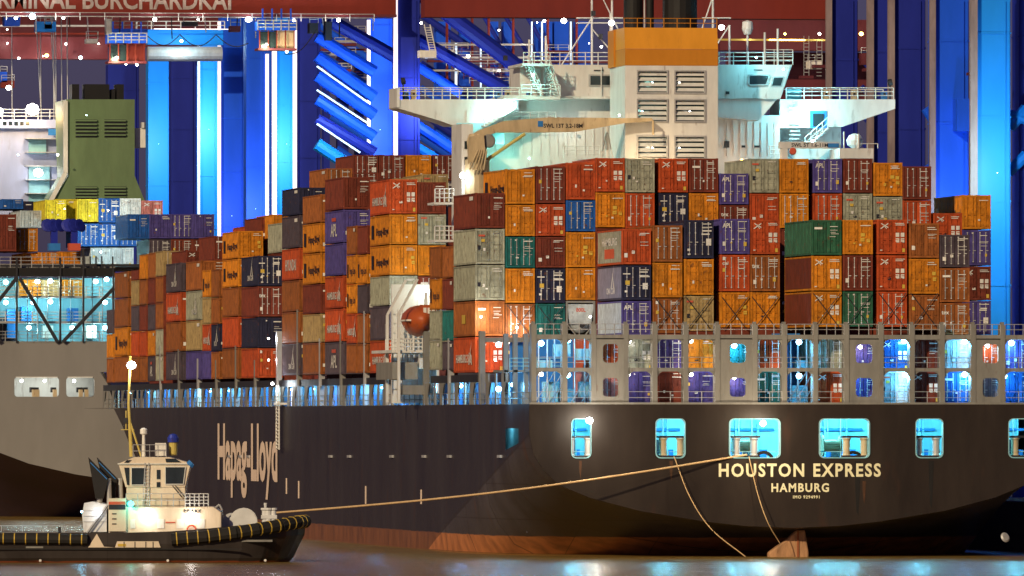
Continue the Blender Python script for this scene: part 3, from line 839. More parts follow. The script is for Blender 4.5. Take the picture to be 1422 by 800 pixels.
GA = 'containers of the tall block aft of the deckhouse'
YA = 29.6
A = [  # left edge px, [(top, code)...], bottom
 (660, [(267, 'mR:s'), (317, 'gK'), (367, 'gK'), (417, 'bR:e'), (467, 'rS:h')], 517.5),
 (702, [(234, 'oN:l'), (283.5, 'oN'), (328, 'tR'), (372, 'oN'), (421, 'bR'), (470, 'kR')], 518),
 (744, [(230, 'mR'), (282.5, 'rS'), (328, 'mR'), (372, 'dD'), (421, 'tR'), (470, 'kR')], 518),
 (786, [(225, 'rN'), (277.5, 'BR'), (321.5, 'oN'), (371.5, 'oN'), (417, 'gX')], 468),
 (827, [(218.5, 'rS'), (266.5, 'oN'), (316, 'mR')], 366),
 (868.5, [(219, 'gK'), (267.5, 'rR')], 318),
 (915, [(219, 'rS'), (267.5, 'dD'), (312, 'mR')], 361),
 (957, [(219, 'mR'), (267.5, 'oN')], 316),
 (999, [(240, 'pA'), (284, 'mT')], 328),
 (1041, [(219.5, 'gK'), (268, 'rR')], 317),
 (1082.5, [(219.5, 'oN'), (268, 'oR'), (317, 'mR'), (366, 'mR'), (415, 'mR')], 458),
 (1129, [(220, 'pA'), (268, 'rR')], 317),
 (1171, [(219.5, 'mR'), (268, 'gK')], 317),
 (1213, [(225, 'oN'), (272.5, 'gK')], 321),
 (1253, [(230, 'mR'), (277.5, 'rR')], 326),
 (1296, [(295, 'rS'), (343, 'mR')], 391),
 (1336, [(270, 'oN:l'), (318.5, 'pR'), (369, 'mS'), (417, 'pD')], 465)]
for i, (p, t, b_) in enumerate(A):
    stack(YA, p, t, b_, f'{WORDS[i]} stack from left, tall block', HZ, GA)
GB = 'containers of the middle block at the stern'
Bk = [(863, [(317, 'rR:H', 'g'), (367.5, 'dD:c', 's'), (417, 'pA', 'c')], 466),
 (906.5, [(312, 'bR'), (364, 'oN'), (413.5, 'bR')], 463),
 (950, [(304.5, 'dD'), (359, 'oN'), (410, 'aK')], 460),
 (1000, [(303, 'pA'), (353, 'rC'), (405, 'oN')], 455),
 (1042, [(304, 'rS'), (353.5, 'bT'), (405, 'oN')], 455)]
for i, (p, t, b_) in enumerate(Bk):
    stack(17.0, p, t, b_, f'{WORDS[i]} stack from left, middle stern block', DECK + .03, GB)
GCc = 'containers of the right block at the stern'
Cb = [(1127, [(304.5, 'GR'), (354.5, 'oS', 'm'), (404, 'oS', 'm')], 454.5),
 (1170.5, [(304.5, 'oN'), (353.5, 'mR'), (404, 'GR')], 454),
 (1218, [(304, 'rS'), (353.5, 'rS'), (404, 'rR')], 454.5),
 (1262.5, [(309, 'bR'), (358.5, 'oN'), (408.5, 'bR')], 458),
 (1305, [(325, 'kR'), (371.5, 'bR'), (420, 'bT')], 465)]
for i, (p, t, b_) in enumerate(Cb):
    stack(1.9, p, t, b_, f'{WORDS[i]} stack from left, right stern block', DECK + .03, GCc)
hidden = [h for h in hidden if h[1] > 5 or False]
# tiers seen through the openings of the lashing bridge
LOW = [(867, 'gS', 'pR'), (909, 'pR', 'mN'), (951, 'oN', 'pR'), (1046, 'rR', 'tR'), (1131, 'gR', 'rS'), (1221, 'BS', 'cK'), (1264, 'mR', 'mS'), (1307, 'cR', 'BR'), (1351, 'rR', 'sR'), (1005, 'tR', 'pR'), (1178, 'pR', 'pR'), (1393, 'pR', 'BR'), (828, 'rR', 'PR')]
for i, (p, a, b_) in enumerate(LOW):
    X = x_at(p, 1.95) + .03
    z0 = DECK + .06
    pos = {867: 'left of three', 909: 'middle of three', 951: 'right of three'}
    opn = f'behind lashing bridge, {WORDS[sorted(q_[0] for q_ in LOW).index(p)]} opening from left'
    for j, code in enumerate((b_, a)):
        container(X, 1.95 if p > 1000 else 2.4, z0 + j * 2.62, 2.58, code[0], code[1], f'{word(code[0])} container, {"upper" if j else "lower"} row {opn}', 'containers behind the stern lashing bridge')
    if p in (867, 909, 951, 1005, 1046):   # the tiers above, up to the open stacks
        pass
B('tier_platform', M_dark, lb, x_at(866, 2), 42.0, 2.0, 13.9, DECK + 5.31, DECK + 5.4)

GP = 'containers stacked along the port side'
PS = [  # px of aft edge, size, [(top, code)], bottom, row-0 or X
 (629, 20, [(341, 'b-'), (385.5, 'm-:s'), (430, 't-'), (473, 'k-:s')], 514, 'aft half of first port side bay'),
 (611, 20, [(341, 'b-'), (386, 'o-:l'), (430, 'g-'), (472, 'g-:s')], 514, 'forward half of first port side bay'),
 (541, 40, [(248, 'rS:h'), (297, 'oN:l'), (339.5, 'oN:l'), (382, 'gK'), (424, 'kR'), (472, 'rS:h')], 518, 'stack just forward of the orange lifeboat'),
 (509.5, 20, [(312, 'm-'), (352.5, 'o-:l'), (394, 'k-'), (435, 'b-'), (477, 'b-')], 518, 'aft half, second bay forward of lifeboat'),
 (494.2, 20, [(312.5, 'b-:s'), (353, 'o-:l'), (394, 'o-:l'), (435, 'r-:h'), (477, 'b-')], 518, 'forward half, second bay forward of lifeboat'),
 (476.7, 40, [(245, 'mR'), (290.5, 'pR:a'), (336.5, 'pR'), (382, 'r-:h'), (427.5, 'r-:h'), (474, 'k-:a')], 520, 'third port side stack forward of lifeboat'),
 (445, 40, [(269, 'b-'), (308.5, 'o-:l'), (350, 'o-:l'), (393.5, 'm-'), (435, 'a-'), (475, 'b-')], 520, 'fourth port side stack forward of lifeboat'),
 (415.5, 40, [(259.5, 'dR:s'), (298, 'k-:s'), (343.5, 'r-:t'), (388, 'b-'), (432, 'b-'), (476, 'k-:c')], 521, 'fifth port side stack forward of lifeboat'),
 (357.8, 40, [(354.5, 'dD:c'), (397, 'mT'), (440, 'dR'), (483, 'rR')], 525, 'port side stack behind the open lit bay'),
 (330.7, 40, [(320, 'oN:l'), (358.5, 'oR:l'), (398, 'b-'), (439, 'r-'), (482.5, 'b-')], 526, 'port stack two bays forward of the lit bay'),
 (304, 20, [(373, 'b-'), (412.5, 'b-'), (449.5, 'd-:c'), (487.5, 'b-')], 526.5, 'aft half, third bay forward of lit bay'),
 (291.6, 20, [(374, 'o-:l'), (412.5, 'a-'), (449.5, 'r-:h'), (487.5, 'p-')], 526.5, 'forward half, third bay forward of lit bay'),
 (279, 40, [(361, 'bR:s'), (402.5, 'g-:c'), (444, 'a-:s'), (486.5, 'p-')], 527, 'fourth port bay forward of the lit bay'),
 (250.7, 40, [(364, 'kR:c'), (405, 'r-:h'), (446, 'b-'), (487.5, 'k-:c')], 528, 'fifth port bay forward of the lit bay'),
 (226, 20, [(347.5, 'aR'), (383.5, 'b-'), (420, 'b-'), (456.5, 'g-'), (493, 'g-:s')], 529, 'first narrow stack near the bow, from right'),
 (215, 20, [(350, 'b-'), (386, 'm-'), (422, 'k-'), (458.5, 'o-:s'), (494, 'k-:a')], 529.5, 'second narrow stack near the bow, from right'),
 (203.2, 20, [(352.5, 'o-'), (387.5, 'b-'), (423, 'm-'), (459.5, 'r-'), (495, 'b-')], 530, 'third narrow stack near the bow, from right'),
 (191.5, 20, [(374, 'm-'), (388.5, 'a-'), (424, 'k-'), (460, 'r-'), (495.5, 'b-')], 530, 'fourth narrow stack near the bow, from right'),
 (177.5, 40, [(376, 'b-:s'), (413, 'b-'), (453.5, 'o-:l'), (494, 'b-')], 531, 'wide stack next to the bow end stack'),
 (157.3, 20, [(429, 'k-'), (463, 'o-'), (497, 'b-')], 531.5, 'foremost short stack at the bow')]
for px, sz, t, b_, where in PS:
    y_ = y_at(px, .1)
    zt_ = [z_at(a[0], .1, y_) for a in t]
    stack(y_, None, t, b_, where, 99, GP, X=.1, size=sz)
stack(y_at(541, .1), None, [(252, 'mR'), (297, 'gK'), (340, 'oN'), (383, 'mR'), (424, 'BR')], 472, 'second row forward of the lifeboat', HZ, GP, X=2.62)
GI = 'containers of the inner rows in the long forward stacks'
INN = [  # Y, left px of door end, tiers, bottom, where
 (y_at(357.8, .1), 395, [(308, 'g-'), (350, 'm-')], 392, 'inner row beside tall charcoal stack'),
 (166, 490, [(214.5, 'mD'), (251, 'mR')], 287, 'high rear row, first from left'),
 (166, 526.5, [(214.5, 'mR'), (251, 'mR')], 287, 'high rear row, second from left'),
 (166, 563.5, [(214.5, 'oN'), (251, 'mR')], 287, 'high rear row, third from left'),
 (166, 601, [(214.5, 'mR'), (251, 'kR')], 287, 'high rear row, right end by the deckhouse'),
 (151, 453.5, [(233, 'bR:s'), (270, 'mR')], 307, 'step below the high rear row, left'),
 (151, 490, [(239, 'mR'), (272, 'mR')], 307, 'step below the high rear row, middle'),
 (118, 585.5, [(241, 'aK'), (280, 'kR')], 318, 'inner stack beside the deckhouse tower'),
 (118, 547.5, [(247, 'aK'), (284, 'mR')], 318, 'inner stack left of the deckhouse tower'),
 (105, 581, [(258, 'mR'), (300, 'kR')], 340, 'inner row just forward of the deckhouse'),
 (190, 362, [(301, 'mR'), (336, 'mR')], 372, 'inner stack left of the tall charcoal stack'),
 (184, 378.5, [(297, 'oN'), (332, 'mR')], 368, 'inner orange stack beside tall charcoal stack'),
 (200, 345, [(313, 'rR'), (349, 'mR')], 385, 'inner stack stepping down toward the bow'),
 (215, 297, [(327, 'mR'), (362, 'mR')], 397, 'inner stack left of the orange lettered stack'),
 (232, 258.5, [(347, 'mS'), (381, 'mR')], 415, 'inner red row toward the bow, left'),
 (232, 277, [(347, 'mR'), (381, 'mR')], 415, 'inner red row toward the bow, right'),
 (245, 227, [(348, 'aR'), (382, 'mR')], 416, 'inner tan row toward the bow')]
for Y, p, t, b_, where in INN:
    stack(Y, p, t, b_, where, HZ, GI)
# tiers nobody can see singly: supporting the visible ones, one object
hm = MB()
for X, Y, z0, z1, L in hidden:
    n = max(1, round((z1 - z0) / 2.7)); hh = (z1 - z0) / n
    for k in range(n): hm.box(X + .01, X + CW - .01, Y + .03, Y + L, z0 + k * hh + .02, z0 + (k + 1) * hh - .02)
ho = hm.build('container_tiers', CM['m']); tag(ho, 'dark container tiers hidden low inside the stacks', 'containers', None, 'stuff')
# crossed lashing rods over the lowest open tiers
for Yf, px, t, d in [(1.8, a, 407, 454) for a in (1127, 1170.5, 1218, 1262.5)] + [(16.9, a, 412, 458) for a in (906.5, 950, 1000, 1042)] + [(29.5, a, 423, 470) for a in (702, 744)]:
    x_ = x_at(px, Yf); z0, z1 = z_at(d, x_, Yf), z_at(t, x_, Yf)
    MB().tube((x_ + .1, Yf - .1, z1), (x_ + 2.2, Yf - .1, z0), .035, 5).build('lashing_rod', M_dark, lb)
    MB().tube((x_ + 2.34, Yf - .1, z1), (x_ + .25, Yf - .1, z0), .035, 5).build('lashing_rod', M_dark, lb)
# bright work lamps shining on the stacks
for px, py, Y, w_, c in ((668, 440, 28.5, 420, (1, .9, .75)), (718, 455, 28.5, 320, (1, .95, .9)), (820, 440, 14, 160, (.9, .95, 1)), (688, 500, 28, 160, (1, .5, .35)), (373, 470, y_at(372, 0) - 4, 420, (.85, .9, 1)), (373, 500, y_at(372, 0) - 4, 150, (1, .7, .7)), (556, 430, 74, 700, (.75, .9, 1)), (570, 480, 74, 900, (.9, .98, 1)), (592, 405, 72, 160, (.8, 1, .9))):
    P_ = pt(px, py, Y); lamp(lb if Y < 30 else ship, P_, c, w_, E_white, .13)
# ------------------------------------------------------------------ deckhouse, funnel, bridge wings
dh = empty('deckhouse', (0, 0, 0)); dh.parent = ship
YC, YD, YW = 58.0, 68.0, 66.0
def bx(name, mat, parent, pa, pb, pt_, pb_, Y0, Y1):
    """box whose aft face spans pixels pa..pb, pt_..pb_ on plane Y0 and that runs forward to Y1"""
    x0, x1 = x_at(pa, Y0), x_at(pb, Y0); xm = (x0 + x1) / 2
    return B(name, mat, parent, x0, x1, Y0, Y1, z_at(pb_, xm, Y0), z_at(pt_, xm, Y0))
# casing (white) and orange funnel
cs = empty('funnel_casing', (0, 0, 0)); cs.parent = ship
x0, x1 = x_at(868, YC), x_at(997, YC)
za, zb_, zc_ = z_at(38, x0, YC), z_at(91, x0, YC), z_at(240, x0, YC)
wins = []
for wa, wb in ((886, 926), (938, 978)):
    for t, d in ((99, 128), (139, 168), (190, 219)):
        wins.append((x_at(wa, YC), x_at(wb, YC), z_at(d, x0, YC), z_at(t, x0, YC)))
holes = [[(a, c), (b_, c), (b_, d), (a, d)] for a, b_, c, d in wins]
bm_build(fill_with_holes([(x0, zc_), (x1, zc_), (x1, zb_), (x0, zb_)], holes, lambda p: (p[0], YC, p[1]), (0, .2, 0)), 'casing_wall', M_white, cs)
B('casing_side', M_white, cs, x0, x0 + .2, YC + .2, YC + 8, zc_, zb_)
B('casing_side', M_white, cs, x1 - .2, x1, YC + .2, YC + 8, zc_, zb_)
B('casing_back', M_glass, cs, x0 + .2, x1 - .2, YC + 3.5, YC + 3.7, zc_, zb_)
for i, (a, b_, c, d) in enumerate(wins):
    fr = MB()
    for xx in (a - .12, b_): fr.box(xx, xx + .12, YC - .1, YC + .1, c - .12, d + .12)
    for zz_ in (c - .12, d): fr.box(a, b_, YC - .1, YC + .1, zz_, zz_ + .12)
    lo = fr.build('louver_frame', M_steel, cs)
    n = 4
    for k in range(n):
        z = c + (d - c) * (k + .5) / n
        s_ = MB().poly([(a, YC + .02, z - .10), (b_, YC + .02, z - .10), (b_, YC + .28, z + .16), (a, YC + .28, z + .16)])
        s_.poly([(a, YC + .02, z - .14), (b_, YC + .02, z - .14), (b_, YC + .28, z + .12), (a, YC + .28, z + .12)])
        s_.poly([(a, YC + .02, z - .14), (b_, YC + .02, z - .14), (b_, YC + .02, z - .10), (a, YC + .02, z - .10)])
        s_.build('slat', M_white, lo)
    lamp(lo, ((a + b_) / 2 + (-.5 if i % 2 else .4), YC + 2.4, (c + d) / 2), ((.5, 1, .8) if i < 2 else (1, .85, .6)), (30, 90, 70, 4, 4, 25)[i], E_cyan if i < 2 else E_white, .12, aim=(0, -.3, 0))
fp = MB()
xs = x_at(845, YC + 7)
fp.prism([(x0, zb_ + .02), (x1, zb_ + .02), (x1, z_at(68, x0, YC)), (x0, z_at(68, x0, YC))], YC - .02, YC + 8)
fu = fp.build('funnel', M_orange2, cs)
f2 = MB()
zt2 = z_at(58, x0, YC)
f2.poly([(x0, YC - .02, zt2 - .6), (x1, YC - .02, zt2 - .6), (x1, YC + .4, za), (x0, YC + .4, za)])
f2.poly([(x0, YC - .02, zt2 - .6), (x0, YC + .4, za), (x0, YC + 8, za), (x0, YC + 8, zt2 - .6)])
f2.poly([(x1, YC - .02, zt2 - .6), (x1, YC + .4, za), (x1, YC + 8, za), (x1, YC + 8, zt2 - .6)])
f2.poly([(x0, YC + .4, za), (x1, YC + .4, za), (x1, YC + 8, za), (x0, YC + 8, za)])
f2.build('funnel_cap', M_orange, fu)
B('casing_shoulder', M_orange2, cs, x_at(852, YC + 5), x0 - .02, YC + 5, YC + 8, zb_ + .02, z_at(42, x0, YC + 5))
for a, b_ in ((866, 893), (897, 908), (920, 968)):
    xa, xb = x_at(a, YC + 4), x_at(b_, YC + 4)
    MB().lathe((xa + xb) / 2, YC + 4, [((xb - xa) / 2, za - .5), ((xb - xa) / 2, za + 3.5), ((xb - xa) / 2 * .92, za + 3.6)], 18).build('exhaust_pipe', M_black, cs, smooth=False)
MB().tube((x_at(895, YC + 2), YC + 2, za), (x_at(895, YC + 2), YC + 2, za + 3.5), .08).build('vent_pipe', M_steel, cs)
rail(cs, [(x0, YC + .5, za), (x1, YC + .5, za)], .8, 2, 1.2, M_orange2, .04)

# accommodation block and lower walls
bx('lower_wall', M_white, dh, 655, 868, 172, 300, YD, YD + 8)
bx('lower_wall', M_white, dh, 997, 1083, 160, 300, YD - 2, YD + 8)
bx('lower_wall', M_white, dh, 1083, 1168, 172, 300, YD, YD + 8)
bx('bridge_house', M_white, dh, 755, 862, 90, 137, YD - .5, YD + 8)
bx('ledge', M_white, dh, 700, 868, 133.5, 137, YD - 2.2, YD + 8)
bx('lower_wall', M_white, dh, 700, 868, 137, 172, YD - .4, YD + 8)
bx('pillar_wall', M_white, dh, 641, 657, 172, 330, YW - 8, YW - 2.2)
# slim side windows of the tower
for k in range(3): bx('side_window', M_glass, dh, 645, 649, 196 + k * 22, 207 + k * 22, YW - 8.05, YW - 7.9)
# window in the bridge house
fx = bx('window_frame', M_steel, dh, 817.5, 853, 103.5, 120, YD - .62, YD - .5)
bx('pane', M_glass, fx, 820, 851, 105.5, 118, YD - .66, YD - .61)
bx('grille', M_dark, dh, 825, 838, 97, 98.6, YD - .6, YD - .5)
for px in (857, 757.5): bx('wall_stiffener', M_steel, dh, px, px + 1, 97, 133, YD - .6, YD - .5)
MB().tube(pt(835, 92, YD - .7), pt(835, 133, YD - .7), .05).build('pipe', M_white, dh)
# right side bridge house, sloping cheek and windows
s0 = YD - 4
def pz(px, py, Y=s0):
    v = pt(px, py, Y); return (v.x, v.z)
MB().prism([pz(997, 90), pz(1100, 90), pz(1084, 137), pz(997, 137)], s0, YD + 8).build('bridge_house', M_white, dh)
MB().prism([pz(997, 137.5), pz(1080, 137.5), pz(1055, 167), pz(997, 163)], s0 + .3, YD - 2).build('bracket_wall', M_white, dh)
for poly in ([(1040, 104), (1069, 104), (1064, 118), (1040, 118)], [(1074, 107), (1089, 107), (1085, 120), (1071, 120)]):
    fr = MB().prism([pz(a, b_) for a, b_ in poly], s0 - .14, s0 - .005).build('window', M_glass, dh)
    e = MB()
    for (a, b_), (c, d) in zip(poly, poly[1:] + poly[:1]): e.beam(pt(a, b_, s0 - .16), pt(c, d, s0 - .16), .1, .06)
    e.build('frame', M_steel, fr)
MB().prism([pz(1084, 90, s0 - .8), pz(1100, 90, s0 - .8), pz(1085, 137, s0 - .8), pz(1062, 137, s0 - .8)], s0 - .12, s0 - .02).build('cheek', M_white, dh)
bx('grille', M_dark, dh, 1047, 1059, 96.5, 98, s0 - .1, s0)
bx('grille', M_dark, dh, 1008, 1013, 127, 131, s0 - .1, s0)
for px, t, d, w in ((1006, 196, 205, 7), (1030, 202, 205, 5), (1048, 202, 205, 7), (1018, 160, 180, 1)):
    bx('vent' , M_dark if w > 2 else M_white, dh, px, px + w, t, d, YD - 2.12, YD - 2)
for k in range(8):
    px = 1009 + k * 9.5; bx('wall_stiffener', M_white, dh, px, px + .7, 170, 216, YD - 2.08, YD - 2)
for k in range(17):
    px = 664 + k * 12.3; bx('wall_stiffener', M_white, dh, px, px + .8, 175, 216, YD - .07, YD)
# bridge wings with parapet rails
def wing(poly, r0, r1, doorpx):
    w_ = MB().prism([pz(a, b_, YW) for a, b_ in poly], YW, YW + 5).build('bridge_wing', M_white, dh)
    zf = z_at(138, 0, YW) if r0 < 900 else z_at(138, 42, YW)
    a, b_ = pt(r0, 138, YW), pt(r1, 138, YW)
    rail(w_, [(a.x, YW + .1, a.z), (b_.x, YW + .1, b_.z)], 1.0, 3, 1.5, M_white, .05)
    rail(w_, [(a.x, YW + 4.9, a.z), (b_.x, YW + 4.9, b_.z)], 1.0, 1, 1.5, M_white, .05)
    return w_
wl = wing([(552, 138), (720, 138), (720, 178), (628, 174), (612, 168), (552, 150)], 554, 745, 0)
wr = wing([(1083, 138), (1243, 138), (1243, 151), (1170, 176), (1083, 178)], 1092, 1241, 0)
B('end_box', M_white, wl, x_at(551, YW), x_at(555, YW), YW - .1, YW + 4.8, z_at(149, 0, YW), z_at(122, 0, YW))
for w_, ps in ((wl, (562, 572, 690, 703, 733)), (wr, (1104, 1145, 1226, 1184))):
    for i, p in enumerate(ps):
        bx('console', M_tan if i % 2 else M_blwall, w_, p, p + 6, 125 if i % 2 else 128, 138, YW + 2, YW + 3)
        bx('console_screen', M_dark, w_, p + 1, p + 4, 129, 133, YW + 1.9, YW + 1.99)
bx('windscreen', M_cyan, wr, 1093, 1113, 124, 138, YW + 1, YW + 1.2)
def searchlight(px, py, Y):
    m_ = MB().tube(pt(px, 138, Y), pt(px, py + 4, Y), .07).build('searchlight', M_dark, dh)
    MB().tube(pt(px - 2.5, py, Y), pt(px + 2.5, py - 1, Y), .3, 10).build('lamp_body', M_dark, m_)
searchlight(560, 113, YW + 2); searchlight(1236, 115, YW + 2)
# tower doors, stairs and lit recesses
def door(px0, px1, t, d, Y, mat=M_glass):
    o = bx('door', mat, dh, px0, px1, t, d, Y - .12, Y - .04); return o
bx('niche', M_cyan, dh, 634, 700, 171, 200, YW - .1, YW + .2)
door(1125, 1148, 154, 178, YW, M_blwall); door(648, 672, 153, 171, YW, M_white)
bx('door_pane', M_glass, dh, 1129, 1144, 158, 176, YW - .2, YW - .12)
def stairs(px0, py0, px1, py1, Y, n=10, w=1.1):
    a, b_ = pt(px0, py0, Y), pt(px1, py1, Y); s_ = MB()
    s_.beam(a, b_, .12, .25); s_.beam(a + Vector((0, w, 0)), b_ + Vector((0, w, 0)), .12, .25)
    for k in range(n):
        p = a.lerp(b_, (k + .5) / n); s_.box(p.x - .28, p.x + .28, Y + .05, Y + w - .05, p.z - .03, p.z + .03)
    u = Vector((0, 0, .95)); s_.tube(a + u, b_ + u, .045, 5); s_.tube(a + u * .5, b_ + u * .5, .035, 5)
    for k in range(5): p = a.lerp(b_, k / 4); s_.tube(p, p + u, .04, 5)
    return s_.build('stairs', M_white, dh)
stairs(672, 176, 716, 150, YW - 1.5); stairs(733, 92, 752, 135, YD - 3); stairs(762, 92, 776, 135, YD - 3); stairs(1118, 206, 1150, 178, YW - 1.2)
for k in range(11):   # ladder rungs by the right wing
    bx('rung', M_white, dh, 1096, 1111, 149 + k * 5.4, 150.2 + k * 5.4, YW - .35, YW - .2)
bx('stair_platform', M_white, dh, 725, 765, 88, 91.5, YD - 4, YD + 4)
rail(dh, [pt(727, 89, YD - 4), pt(764, 89, YD - 4)], 1.0, 3, .8)
bx('stair_wall', M_white, dh, 722, 757, 92, 137, YD + 1, YD + 7)
bx('platform', M_white, dh, 700, 778, 134, 138, YD - 4, YD + 2)
rail(dh, [pt(724, 134, YD - 4), pt(778, 134, YD - 4)], 1.0, 3, .8)
rail(dh, [pt(700, 172, YD - 2.2), pt(772, 172, YD - 2.2)], 1.0, 3, .8)
rail(dh, [pt(742, 90, YD), pt(866, 90, YD)], 1.05, 3, 1.2)
rail(dh, [pt(998, 90, s0), pt(1101, 90, s0)], 1.05, 3, 1.2)
rail(dh, [pt(1062, 90, YD + 3), pt(1101, 90, YD + 3)], 1.3, 3, .8)
rail(dh, [pt(783, 219, YD - 2), pt(866, 219, YD - 2)], 1.0, 3, 1.0)
rail(dh, [pt(1069, 219, YD - 3), pt(1083, 219, YD - 3)], 1.0, 3, .8)
# balconies on the port face of the tower, above the lifeboat
for py in (284, 336):
    bal = bx('balcony', M_white, dh, 603, 630, py - 3, py, YW - 9, YW - 5)
    rail(bal, [pt(604, py - 3, YW - 9), pt(630, py - 3, YW - 9)], 1.15, 3, .45, M_white, .06)
lamp(dh, pt(643, 244, YW - 9.3), (.75, .95, 1), 160, E_white, .42)
lamp(dh, pt(703, 148, YW - .9), (.40, 1.0, .86), 700, E_cyan, .7, aim=(0, -1.2, -.3))
lamp(dh, pt(672, 160, YW - 1), (.5, 1, .9), 60, E_cyan, .2)
lamp(dh, pt(1113, 155, YW - .9), (.28, .88, 1.0), 1300, E_cyan, .7, aim=(0, -1.4, -.2))
lamp(dh, pt(1128, 196, YW - 2.5), (.25, .85, 1.0), 330, E_cyan, .18)
lamp(dh, pt(740, 104, YD - 4.5), (.25, 1, .85), 300, E_cyan, .2)
lamp(dh, pt(790, 176, YD - 1.4), (.9, 1, .85), 50, E_white, .26)
lamp(dh, pt(700, 205, YD - 2.4), (.30, 1, .8), 300, E_cyan, .15)
lamp(dh, pt(735, 220, YD - 3.4), (.25, 1, .8), 90, E_cyan, .12)
lamp(dh, pt(905, 226, YC - 3), (1, .70, .36), 600, E_amber, .12)
lamp(dh, pt(1030, 222, YD - 5), (1, .58, .30), 330, E_amber, .12)
lamp(dh, pt(860, 160, YC - 4), (1, .75, .45), 90, E_white, .12)
lamp(dh, pt(1050, 80, s0 - 2), (.25, .85, 1), 260, E_cyan, .12)
lamp(dh, pt(1088, 96, s0 - 3), (.2, .85, .95), 420, E_cyan, .12)
for px, py, e, c in ((783, 29, E_white, 0), (849, 32, E_white, 0), (1002, 38, E_white, 0)):
    lamp(dh, pt(px, py, YD), (1, 1, 1), 90, e, .36)
# masts and rigging on top
for px, t in ((822, 0), (850, 0), (990, -5), (1013, 35), (1062, 45), (1080, 40), (735, 55), (758, 50), (848, 20)):
    MB().tube(pt(px, 91, YD + 3), pt(px, t, YD + 3), .10, 6).build('mast', M_white, dh)
for a, b_ in (((822, 40), (865, 90)), ((780, 90), (822, 25)), ((838, 0), (868, 60)), ((975, 40), (990, -5)), ((997, 60), (1013, 35)), ((800, 25), (865, 25)), ((800, 32), (865, 32)), ((975, 25), (1015, 25))):
    MB().tube(pt(*a, YD + 3), pt(*b_, YD + 3), .06, 5).build('stay', M_white, dh)
mb = MB(); v = pt(1038, 40, YD + 3); mb.lathe(v.x, YD + 3, [(.05, v.z + .75), (.45, v.z + .6), (.5, v.z), (.3, v.z - .5)], 12); mb.tube((v.x, YD + 3, v.z - .5), pt(1038, 90, YD + 3), .1); mb.build('dome_antenna', M_white, dh)
for px, py in ((700, 80), (832, 50), (822, 18)): bx('radar_box', M_dark, dh, px, px + 5, py - 3, py + 4, YD + 2.5, YD + 3)
mb = MB(); v = pt(1187, 195, YW - 2); mb.lathe(v.x, YW - 2, [(.1, v.z - .8), (.65, v.z - .4), (.75, v.z), (.5, v.z + .45), (.1, v.z + .6)], 14)
mb.tube((v.x, YW - 2, v.z - 1.8), (v.x, YW - 2, v.z - .8), .15); mb.build('satellite_dome', M_white, dh)
bx('platform', M_white, dh, 1166, 1213, 206, 220, YW - 3, YW + 3)
rail(dh, [pt(1190, 206, YW - 3), pt(1219, 206, YW - 3)], .4, 1, 1, M_white)
MB().tube(pt(1172, 206, YW - 3), pt(1172, 183, YW - 3), .07).build('davit', M_white, dh)
MB().tube(pt(1192, 186, YW - 3), pt(1192, 206, YW - 3), .12).build('davit', M_white, dh)

# provision cranes
pc = empty('provision_crane', (0, 0, 0)); pc.parent = ship
YP = 56.5
MB().prism([pz(655, 187, YP), pz(668, 180, YP), pz(700, 168, YP), pz(760, 163, YP), pz(868, 164, YP), pz(905, 164, YP), pz(908, 168, YP), pz(868, 171, YP), pz(800, 183, YP), pz(740, 184, YP), pz(690, 184, YP), pz(672, 190, YP)], YP, YP + .9).build('boom', M_tan, pc)
v = pt(664, 230, YP)
MB().lathe(v.x, YP + .5, [(1.05, z_at(330, v.x, YP)), (1.05, z_at(222, v.x, YP)), (.8, z_at(220, v.x, YP)), (.9, z_at(195, v.x, YP)), (.7, z_at(186, v.x, YP))], 16).build('pedestal', M_tan, pc)
MB().prism([pz(652, 190, YP - 1), pz(672, 186, YP - 1), pz(674, 212, YP - 1), pz(650, 228, YP - 1)], YP - 1, YP - .6).build('winch_house', M_tan, pc)
MB().lathe(0, 0, [(.5, -.1), (.6, 0), (.5, .1)], 14).build('reel', M_grey, pc, loc=(x_at(677, YP), YP - .6, z_at(196, 0, YP))).rotation_euler = (R(90), 0, 0)
MB().tube(pt(676, 222, YP), pt(729, 186, YP), .14, 8).build('luffing_ram', M_ygold, pc)
for k in range(5): MB().tube(pt(652 + k * 5, 236, YP - 1.2), pt(664 + k * 3, 208, YP - 1.2), .07, 5).build('rust_brace', M_tan, pc)
MB().tube(pt(907, 168, YP), pt(907, 187, YP), .1).build('hoist_rope', M_tan, pc)
MB().tube(pt(843, 170, YP + 3), pt(843, 219, YP + 3), .13).build('king_post', M_white, pc)
for a in (835, 851): MB().tube(pt(a, 219, YP + 3), pt(843, 180, YP + 3), .06).build('stay', M_white, pc)
p0 = pt(755, 177.5, YP - .03); lettering('lettering', 'SWL 13T 3.2-18M', x_at(809, YP) - x_at(755, YP), .36, p0, M_blk, pc)
bx('sign_plate', M_blwall, pc, 747, 754, 168, 176, YP - .05, YP - .01)
pc2 = empty('provision_crane', (0, 0, 0)); pc2.parent = ship
bx('boom', M_white, pc2, 1083, 1166, 197, 206, YP, YP + .8)
p0 = pt(1099, 204, YP - .03); lettering('lettering', 'SWL 5T 1.6-11M', x_at(1150, YP) - x_at(1099, YP), .33, p0, M_blk, pc2)
bx('jib_head', M_blwall, pc2, 1150, 1165, 199, 205, YP - .04, YP - .01)
bx('post', M_white, pc2, 1086, 1094, 206, 300, YP, YP + 1)
v = pt(1101, 210, YP - .5); MB().lathe(0, 0, [(.25, -.1), (.32, 0), (.25, .1)], 10).build('lifebuoy', M_rprint, ship, loc=v).rotation_euler = (R(90), 0, 0)

